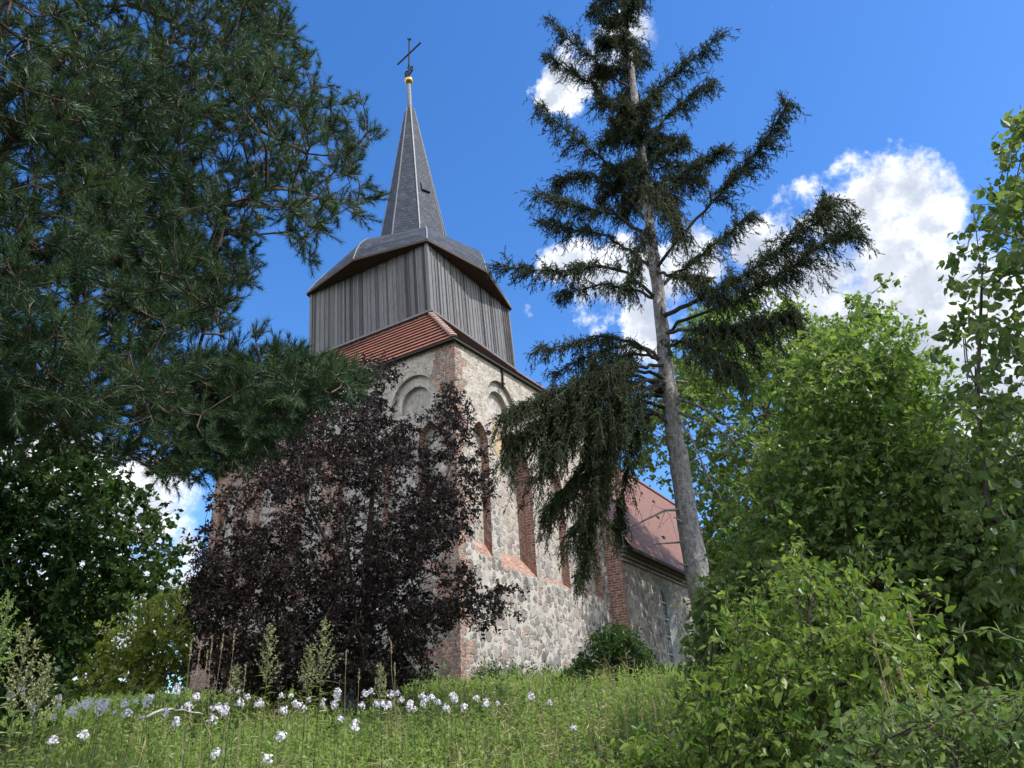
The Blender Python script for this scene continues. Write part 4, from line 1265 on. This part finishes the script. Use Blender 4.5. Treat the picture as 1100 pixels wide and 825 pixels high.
# shaded mass at the right edge, behind the bush
poly = [(760, 640), (800, 600), (900, 580), (1010, 560), (1110, 540), (1140, 600), (1140, 840), (740, 840)]
tr = simple_trunk(1052, 800, 7.6, 1030, 600, 4, .03)
broad('elm_tree', 'shady elm with dark leaning trunk at the lower right', 'elm tree', L_dark, B_pine, [tr, [tr[1], at(960, 660, 7.9), at(900, 620, 8.0)], [tr[1], at(1120, 660, 8)]],
      crown_points(poly, 1000, 8.0, .9, [(1050, 690, 34, .85), (1000, 745, 40, .7), (960, 700, 24, .5)], clump=50), (.15, .09), per=32, sig=.18, L=.085, asp=.7, rmax=.07)
poly = [(770, 640), (860, 560), (1000, 540), (1240, 540), (1240, 840), (720, 840), (745, 720)]  # outline of a leafy mass added behind the elm to block light
tr = simple_trunk(1000, 790, 14.5, 1000, 580, 4, .06)
broad('backing_tree', 'dense backing tree added behind the shady elm to block light', 'backing tree', L_dark, B_grey, [tr],
      crown_points(poly, 800, 14.5, 1.6, (), clump=60), (.15, .07), per=44, sig=.3, L=.12, asp=.65, rmax=.08, twig=.007)

# bright bush in the right foreground
poly = [(670, 850), (690, 800), (742, 785), (750, 756), (770, 738), (764, 714), (792, 692), (786, 664), (810, 650), (818, 614), (838, 634), (860, 604), (886, 626), (915, 598), (936, 640), (960, 650), (985, 680), (980, 740), (985, 800), (960, 870), (680, 880)]
tr = simple_trunk(810, 850, 5.2, 815, 690, 4, .03)
broad('snowberry_bush', 'bright green leafy bush in sun at the foot of the spruce', 'bush', L_lilac, B_twig, [tr, [tr[0], at(760, 760, 5.0), at(765, 690, 5.0)], [tr[0], at(870, 740, 5.1), at(870, 650, 5.1)]],
      np.concatenate([crown_points(poly, 1050, 5.3, .9, [(800, 720, 16, .5), (850, 740, 22, .6), (905, 700, 22, .6), (940, 740, 26, .7)], clump=38, soft=30), sprigs(poly, 1.22, 80, 5.3, .7)]), (.02, .012), per=16, sig=.125, L=.058, asp=.50, prof='hi', droop=.5, rmax=.02, twig=.003, varsig=.3)
poly = [(880, 860), (890, 800), (930, 770), (980, 770), (1040, 752), (1110, 744), (1200, 760), (1260, 860)]
tr = simple_trunk(1020, 870, 3.9, 1020, 800, 3, .02)
broad('privet_bush', 'low sprawling privet with small leaves in the lower right corner', 'bush', L_dark, B_twig, [tr, [tr[0], at(940, 810, 3.8), at(900, 810, 3.8)], [tr[0], at(1100, 790, 3.9), at(1160, 790, 3.9)]],
      crown_points(poly, 330, 3.9, .5, (), clump=50, soft=30), (.014, .008), per=14, sig=.07, L=.048, asp=.45, prof='hi', rmax=.014, twig=.0025)
# elder at the foot of the nave wall
poly = [(590, 770), (598, 735), (625, 715), (636, 692), (656, 672), (678, 684), (694, 704), (712, 735), (716, 770), (700, 790), (600, 790)]
tr = simple_trunk(655, 775, 18.3, 655, 715, 3, .04)
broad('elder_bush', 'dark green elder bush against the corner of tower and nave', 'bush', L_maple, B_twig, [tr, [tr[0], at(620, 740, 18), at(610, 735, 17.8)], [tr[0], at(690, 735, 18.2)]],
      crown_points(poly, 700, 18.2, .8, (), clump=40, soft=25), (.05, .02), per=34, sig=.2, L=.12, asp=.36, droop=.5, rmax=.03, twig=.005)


# ------------------------------------------------------------------ meadow (nobody could count it): one object
def free(x, y):
    q0 = (x - C0[0]) * DR[0] + (y - C0[1]) * DR[1]; q1 = (x - C0[0]) * DL[0] + (y - C0[1]) * DL[1]
    return ~((q0 > -.1) & (q0 < 37) & (q1 > -.1 - .6 * (q0 > 9.6)) & (q1 < 11.5))


md = Acc()
n = 15000
r = rng.uniform(3.0, 27, n) ** 1.0; b = rng.uniform(R(-46), R(44), n)
x = r * np.sin(b); y = r * np.cos(b); k = free(x, y); x, y = x[k], y[k]; n = len(x); r = np.hypot(x, y)
patch = .5 + .5 * np.sin(x * 1.7 + 1.3 * np.sin(y * .9)) * np.cos(y * 1.3 + x * .4)
h = rng.uniform(.42, .72, n) * (1 + .25 * (patch - .5)) * np.interp(r, [3, 6, 20], [.8, 1, .85])
B0 = np.stack([x, y, gz(x, y)], 1); lean_ = rng.normal(size=(n, 2)) * .13
T0 = B0 + np.concatenate([lean_ * h[:, None], h[:, None]], 1)
nl = 18
f = np.tile(np.linspace(.25, 1.0, nl), (n, 1)) + rng.uniform(-.02, .02, (n, nl)); ph = rng.uniform(0, 6.28, n)[:, None] + np.arange(nl)[None] * 1.57 * 1.1
P = B0[:, None] + (T0 - B0)[:, None] * f[..., None]
el = rng.normal(.55, .35, (n, nl)) + .5 * (f > .93)
D = np.stack([np.cos(ph) * np.cos(el), np.sin(ph) * np.cos(el), np.sin(el)], -1)
Nn = np.stack([-np.cos(ph) * np.sin(el), -np.sin(ph) * np.sin(el), np.cos(el)], -1) + rng.normal(size=D.shape) * .25
sc = np.interp(r, [3, 10, 20], [.9, 1.1, 1.6])[:, None]
L = rng.uniform(.065, .115, (n, nl)) * sc * np.interp(f, [.2, .6, 1], [1, 1, .7])
vv = np.clip(.5 + .35 * (patch[:, None] - .5) + .22 * rng.normal(size=(n, nl)), 0, 1)
leaves(md, P.reshape(-1, 3), D.reshape(-1, 3), Nn.reshape(-1, 3), L.ravel(), L.ravel() * .32, vv.ravel(), 'lo', curl=.25, mat=0)
# grass blades between
n = 7000
r = rng.uniform(2.8, 27, n); b = rng.uniform(R(-46), R(44), n); x = r * np.sin(b); y = r * np.cos(b); k = free(x, y); x, y, r = x[k], y[k], r[k]; n = len(x)
h = rng.uniform(.3, .85, n)
leaves(md, np.stack([x, y, gz(x, y)], 1), np.concatenate([rng.normal(size=(n, 2)) * .22, np.ones((n, 1))], 1), np.concatenate([rng.normal(size=(n, 2)), np.zeros((n, 1))], 1), h, .007 * np.interp(r, [3, 20], [1, 2]), rng.random(n), 'lance', fold=.1, curl=rng.uniform(.05, .4, (n, 1)), mat=0)
k = rng.random(n) < .06
m_ = k.sum()
leaves(md, np.stack([x, y, gz(x, y)], 1)[k], np.concatenate([rng.normal(size=(m_, 2)) * .25, np.ones((m_, 1))], 1), np.concatenate([rng.normal(size=(m_, 2)), np.zeros((m_, 1))], 1), h[k] * 1.25, .006 * np.interp(r[k], [3, 20], [1, 2]), rng.random(m_), 'lance', fold=.1, curl=.3, mat=1)
me_ = md.build('meadow_herbs', [L_herb, L_dry])
me_['kind'] = 'stuff'; tag(me_, 'knee high green meadow of leafy herbs and grass below the church', 'meadow')
# taller dusty herbs close to the walls
hb = Acc()
n = 900
f = rng.random(n); u_ = np.where(rng.random(n) < .45, rng.uniform(0, 9.5, n), 0); w_2 = np.where(u_ > 0, 0, rng.uniform(0, 10.5, n))
off = rng.uniform(.15, 1.1, n)
pos = C0[None] + DR * (u_ - off * (u_ == 0))[:, None] + DL * (w_2 - off * (u_ > 0))[:, None]
hh = rng.uniform(.35, .95, n)
nl = 22; ff = rng.uniform(.2, 1, (n, nl)); g0 = gz(pos[:, 0], pos[:, 1])
P = pos[:, None] * [1, 1, 0] + np.stack([rng.normal(size=(n, nl)) * .05, rng.normal(size=(n, nl)) * .05, g0[:, None] + ff * hh[:, None]], -1)
D = unit(rdir(n * nl) + [0, 0, .6]); L = rng.uniform(.06, .14, n * nl)
leaves(hb, P.reshape(-1, 3), D, unit(rdir(n * nl) * .6 + [0, 0, .7]), L, L * .35, rng.random(n * nl), 'lo')
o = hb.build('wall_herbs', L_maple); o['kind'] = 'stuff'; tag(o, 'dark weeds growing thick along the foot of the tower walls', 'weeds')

# ------------------------------------------------------------------ soapwort flowers
def head_mesh(seed):
    a = Acc(); g = np.random.default_rng(seed)
    for q in range(34):
        th = g.uniform(0, 6.28); el = g.uniform(-.35, 1.4); d = np.array([math.cos(th) * math.cos(el), math.sin(th) * math.cos(el), math.sin(el)])
        c_ = d * g.uniform(.016, .042) * [1, 1, 1.15]
        nrm = unit(d + g.normal(size=3) * .35); t1 = unit(np.cross(nrm, [.3, .5, .8])); t2 = np.cross(nrm, t1)
        an = np.arange(5) / 5 * 6.283 + g.uniform(0, 1)
        Dp = np.cos(an)[:, None] * t1 + np.sin(an)[:, None] * t2 + nrm * .15
        leaves(a, np.repeat([c_], 5, 0), Dp, np.repeat([nrm], 5, 0), g.uniform(.010, .014), .0095, g.random(5), 'tri', fold=.05, curl=.1)
    o = a.build('flower_head', L_petal); me = o.data; bpy.data.objects.remove(o); return me


HEADS = [head_mesh(k) for k in range(5)]
FL = [(11, 748), (62, 752), (58, 772), (92, 757), (107, 764), (77, 767), (135, 757), (124, 766), (146, 754), (190, 742), (201, 760), (189, 778), (228, 775), (57, 797), (89, 792), (233, 811), (265, 750), (257, 757), (276, 758), (248, 745), (302, 748), (331, 752), (327, 762), (362, 750), (359, 759), (365, 773), (381, 781), (287, 817), (392, 747), (389, 759), (405, 757), (418, 758), (427, 745), (431, 753), (440, 761), (455, 757), (463, 751), (471, 756), (488, 751), (499, 762), (512, 751), (522, 757), (535, 757), (570, 750), (300, 794), (616, 783), (590, 756), (178, 768), (158, 756), (34, 762), (210, 750), (242, 762), (316, 757), (346, 758)]
FL += [(x_ + rng.normal() * 14, y_ + rng.normal() * 5) for x_, y_ in FL[:40] if y_ < 772]
for k, (px, py) in enumerate(FL):
    D = float(np.interp(py, [740, 765, 790, 820], [9.2, 8.0, 6.6, 5.8])) + rng.uniform(-.4, .4)
    p = at(px, py, D); gz0 = float(gz(p[0], p[1]))
    if p[2] - gz0 > 1.15:
        D *= 1.12; p = at(px, py, D); gz0 = float(gz(p[0], p[1]))
    tall = 'tall' if py < 770 else 'low'
    side = 'left of the plum tree' if px < 240 else ('in front of the purple plum' if px < 440 else 'below the brick tower corner')
    r_ = thing('soapwort', 'pale lilac soapwort flower in the meadow ' + side, 'wildflower', (p[0], p[1], gz0), rng.uniform(0, 6), 'soapwort flowers in the meadow, ' + side)
    h = p[2] - gz0; st = Acc(); sweep(st, [[0, 0, 0], [rng.normal() * .02, rng.normal() * .02, h * .5], [0, 0, h]], [.004, .0035, .0025], 4)
    ff = np.repeat(np.linspace(.15, .92, 10), 2); an = np.arange(20) * 3.14159 + np.repeat(np.arange(10), 2) * 1.57
    leaves(st, np.stack([ff * 0, ff * 0, ff * h], 1), np.stack([np.cos(an), np.sin(an), ff * 0 + .6], 1), np.stack([-np.cos(an) * .5, -np.sin(an) * .5, ff * 0 + 1], 1), .08, .022, rng.random(20), 'lo', curl=.2, mat=1)
    st.build('stem', [B_stem, L_herb], r_)
    ho = bpy.data.objects.new('flower_head', HEADS[k % 5]); link(ho, r_); ho.location = (0, 0, h); s_ = rng.uniform(.65, 1.3); ho.scale = (s_, s_, s_ * rng.uniform(.9, 1.3)); ho.rotation_euler = (rng.normal() * .3, rng.normal() * .3, rng.uniform(0, 6))


# ------------------------------------------------------------------ mugwort, dry stalks, sticks
def mugwort(px, py, D, plume, label, mat, wide=.30):
    p = at(px, py, D); g0 = float(gz(p[0], p[1])); st = Acc(); fo = Acc(); H = p[2] - g0
    ln = rng.normal(size=2) * .05
    def ax(f): return np.array([ln[0] * (f - 1), ln[1] * (f - 1), H * f])
    sweep(st, [ax(f) for f in np.linspace(0, 1, 7)], np.linspace(.007, .002, 7), 5)
    f0 = 1 - plume / H
    for q in range(24):
        f = f0 + (1 - f0) * (q + rng.random()) / 24; a = q * 2.4; L = plume * wide * (1.05 - (f - f0) / (1 - f0)) + .03
        d = np.array([math.cos(a) * .62, math.sin(a) * .62, .8]); b_ = ax(f)
        sweep(st, [b_, b_ + d * L * .5, b_ + d * L + [0, 0, L * .12]], [.0025, .002, .0012], 3, cap=False)
        n = int(10 + L * 120); t_ = rng.uniform(.05, 1, n)
        P = b_ + d * L * t_[:, None] + [0, 0, 1] * (L * .12 * t_ ** 2)[:, None]
        Dd = unit(d * .6 + rdir(n) * .8); LL = rng.uniform(.012, .026, n)
        leaves(fo, P, Dd, rdir(n) + [0, 0, .4], LL, LL * .42, rng.random(n), 'lo')
    n = 60; t_ = rng.uniform(.1, f0 + .05, n); P = np.array([ax(f) for f in t_]); a = rng.uniform(0, 6.28, n)
    leaves(fo, P, np.stack([np.cos(a), np.sin(a), a * 0 + .35], 1), np.stack([a * 0, a * 0, a * 0 + 1], 1) + rdir(n) * .3, rng.uniform(.05, .10, n), .022, rng.random(n), 'tri', curl=.3)
    r_ = thing('mugwort', label, 'weed', (p[0], p[1], g0))
    st.build('stem', B_stem, r_, smooth=True); fo.build('leaves', mat, r_)


mugwort(291, 674, 6.0, .42, 'green mugwort with slender pointed plume left of the pale golden one', L_grey)
mugwort(350, 668, 6.1, .46, 'tallest pale golden mugwort plume in front of the plum stem', L_dry if False else L_grey, .36)
mugwort(333, 696, 6.4, .36, 'shorter mugwort tucked beside the tall golden plume', L_grey)
mugwort(10, 640, 4.6, .40, 'tall leafy mugwort cut by the left edge', L_herb, .3)
mugwort(30, 672, 4.7, .45, 'grey green mugwort with drooping side shoots near the left edge', L_grey, .42)
mugwort(52, 712, 5.0, .34, 'low bushy mugwort right of the two tall ones at the left edge', L_grey, .4)
mugwort(254, 718, 6.2, .26, 'small thin mugwort between dry grass and green plume', L_grey)
mugwort(408, 716, 6.3, .26, 'thin bent mugwort right of the purple plum stem', L_grey, .2)
mugwort(521, 700, 17.5, .5, 'yellow green weed standing against the sunlit tower wall', L_herb, .16)
mugwort(476, 705, 16.0, .6, 'bushy grey weed at the brick corner of the tower', L_grey, .5)


def stalk(px, py, D, dx, label, head=.16, group=None):
    p = at(px, py, D); g0 = float(gz(p[0], p[1])); st = Acc(); H = p[2] - g0
    C = np.array([[dx * H * (f - 1) ** 2 * np.sign(1), 0, H * f] for f in np.linspace(0, 1, 8)])
    sweep(st, C, np.linspace(.0035, .0016, 8), 4)
    fo = Acc(); n = 46; t_ = rng.uniform(0, 1, n); P = C[-1] - (C[-1] - C[-3]) / np.linalg.norm(C[-1] - C[-3]) * (t_ * head)[:, None]
    LL = rng.uniform(.014, .026, n); leaves(fo, P, rdir(n) * .5 + unit(C[-1] - C[-3]), rdir(n), LL, LL * .3, rng.random(n), 'lo')
    r_ = thing('grass_stalk', label, 'dry grass', (p[0], p[1], g0), 0, group)
    st.build('stem', B_dry, r_); fo.build('seed_head', L_dry, r_)


G1 = 'dry grass stalks before the shaded left tower edge'
for px, py, dx in ((206, 688, .1), (216, 690, -.1), (228, 684, .22), (240, 682, -.12), (252, 682, .02), (223, 700, .1), (264, 716, .05)):
    stalk(px, py, 6.6 + rng.uniform(-.5, .5), dx, 'dry straw coloured grass stalk before the dark left edge of the tower', .14, G1)
G2 = 'dry grass stalks before the elder bush'
for px, py, dx in ((672, 700, .12), (681, 708, -.15), (655, 715, .02), (700, 705, .5), (664, 735, -.1)):
    stalk(px, py, 11 + rng.uniform(-.5, .5), dx, 'long pale grass stalk arching before the dark elder bush', .2, G2)
G3 = 'oat like grass before the elder bush'
for px, py, dx in ((694, 752, .1), (701, 748, .2), (709, 745, .25), (688, 762, .0), (703, 760, .1), (671, 758, -.1)):
    stalk(px, py, 7.0 + rng.uniform(-.3, .3), dx, 'pale oat like seed head beside the bright green bush', .11, G3)
G4 = 'dry bare stems at the right'
for px, py, dx in ((938, 684, .02), (951, 705, -.06), (977, 660, .04), (966, 720, .12), (986, 740, -.02), (948, 735, .03)):
    stalk(px, py, 4.15 + rng.uniform(-.2, .2), dx, 'thin dry stem rising in shade beside the low privet', .05, G4)
G5 = 'dry stalks right of the plum stem'
for px, py, dx in ((420, 690, .3), (414, 724, .15), (386, 720, -.05), (372, 700, .06), (424, 712, .1)):
    stalk(px, py, 6.5 + rng.uniform(-.3, .3), dx, 'thin dry grass stalk right of the purple plum stem', .10, G5)

# arching sprig of the privet, dead branch, pale fallen branch, slab
def stick(name, label, cat, pts, rad, mat, twigs=0, leafy=None):
    pts = np.array(pts); b = pts[0].copy(); a = Acc(); s_ = np.linspace(0, len(pts) - 1, 16); C = np.stack([np.interp(s_, np.arange(len(pts)), pts[:, k]) for k in range(3)], 1)
    for _ in range(2): C[1:-1] = (C[:-2] + 2 * C[1:-1] + C[2:]) / 4
    C[1:-1] += rng.normal(size=(14, 3)) * rad * .4
    sweep(a, C - b, np.linspace(rad, rad * .45, 16), 7, lump=.06)
    for q in range(twigs):
        i = rng.integers(4, 14); sweep(a, [C[i] - b, C[i] - b + rdir(1)[0] * .12], [rad * .4, rad * .2], 4)
    r_ = thing(name, label, cat, b); a.build('stem', mat, r_, smooth=True)
    if leafy:
        fo = Acc(); n = leafy; i = rng.integers(1, 16, n); P = C[i] - b; LL = rng.uniform(.03, .055, n)
        leaves(fo, P, rdir(n) + [0, 0, .2], unit(rdir(n) * .6 + [0, 0, .8]), LL, LL * .45, rng.uniform(.4, 1, n), 'hi'); fo.build('leaves', L_dark, r_)


stick('arching_sprig', 'long leafy sprig arching in from the right edge', 'sprig', [at(1180, 745, 3.4), at(1105, 692, 3.5), at(1055, 673, 3.5), at(1025, 683, 3.55), at(1003, 720, 3.6)], .0045, B_stem, 0, 34)
p = at(975, 785, 3.7); stick('dead_branch', 'dead brown branch slanting up from the low privet', 'branch', [at(968, 790, 3.75), at(1000, 776, 3.7), at(1040, 764, 3.65), at(1083, 748, 3.6)], .008, B_dry, 4)
stick('fallen_branch', 'pale bare branch lying in the meadow below the tower edge', 'branch', [at(150, 772, 8.6), at(170, 764, 8.8), at(192, 762, 9.0), at(218, 767, 9.2)], .016, plain_mat('barkless_wood', (.42, .40, .38), .8, c2=(.3, .28, .26)), 2)
um = UVMesh(); q0 = at(373, 762, 14.0); s0 = gp(q0[0], q0[1])
hs = at(373, 729, 14.0)[2] - s0[2]
um.v = []; W0 = .14
P = [(-W0, -.04, -.1), (W0, -.04, -.1), (W0, .05, -.1), (-W0, .05, -.1), (-W0 * .9, .06, hs * .86), (W0 * .7, .06, hs), (W0 * .7, .14, hs), (-W0 * .9, .14, hs * .86)]
for f in ((3, 2, 1, 0), (4, 5, 6, 7), (0, 1, 5, 4), (1, 2, 6, 5), (2, 3, 7, 6), (3, 0, 4, 7)):
    um.poly([P[q] for q in f])
so = um.build('stone_slab', plain_mat('blue_grey_stone', (.15, .17, .20), .85, c2=(.10, .115, .135)))
bm_ = so.modifiers.new('bevel', 'BEVEL'); bm_.width = .012; bm_.segments = 2
so.location = tuple(s0); tag(so, 'blue grey stone slab leaning behind the flowers at the plum stem', 'stone slab')


# taller mixed weeds breaking up the meadow
def weeds(name, n, mat, label, seed, hmin, hmax, asp, prof, Ll, r0=4.5, r1=19):
    g = np.random.default_rng(seed); a = Acc()
    r = g.uniform(r0, r1, n * 3); b = g.uniform(R(-42), R(20), n * 3); x = r * np.sin(b); y = r * np.cos(b)
    pt = np.sin(x * .9 + seed) * np.cos(y * .8 - seed) + .4 * g.normal(size=n * 3)
    k = free(x, y) & (pt > .25); x, y, r = x[k][:n], y[k][:n], r[k][:n]; m_ = len(x)
    h = g.uniform(hmin, hmax, m_); nl = 26
    f = g.uniform(.2, 1, (m_, nl)); ln = g.normal(size=(m_, 1, 2)) * .16
    P = np.stack([x[:, None] + ln[..., 0] * f * h[:, None], y[:, None] + ln[..., 1] * f * h[:, None], gz(x, y)[:, None] + f * h[:, None]], -1)
    D = unit(g.normal(size=(m_, nl, 3)) * [1, 1, .5] + [0, 0, .45]); Nn = unit(g.normal(size=(m_, nl, 3)) * .5 + [0, 0, 1])
    L = Ll * g.uniform(.5, 1.3, (m_, nl)) * (1.2 - .5 * f)
    leaves(a, P.reshape(-1, 3), D.reshape(-1, 3), Nn.reshape(-1, 3), L.ravel(), L.ravel() * asp, g.random(m_ * nl), prof, curl=.25)
    for q in range(m_):
        z0 = float(gz(x[q], y[q])); e = np.array([x[q] + ln[q, 0, 0] * h[q], y[q] + ln[q, 0, 1] * h[q], z0 + h[q]])
        sweep(a, [[x[q], y[q], z0], e], [.004, .002], 3, cap=False)
    o = a.build(name, mat); o['kind'] = 'stuff'; tag(o, label, 'weeds')


weeds('nettle_patch', 300, L_dark, 'darker broad leaved weeds growing in patches through the meadow', 5, .55, .95, .45, 'hi', .085)
weeds('wormwood_patch', 260, L_grey, 'grey green feathery weeds growing in patches through the meadow', 11, .55, 1.0, .22, 'lo', .075)
weeds('tall_grass', 260, L_dry, 'straw coloured grass tufts scattered through the meadow', 23, .6, .95, .07, 'lance', .16)
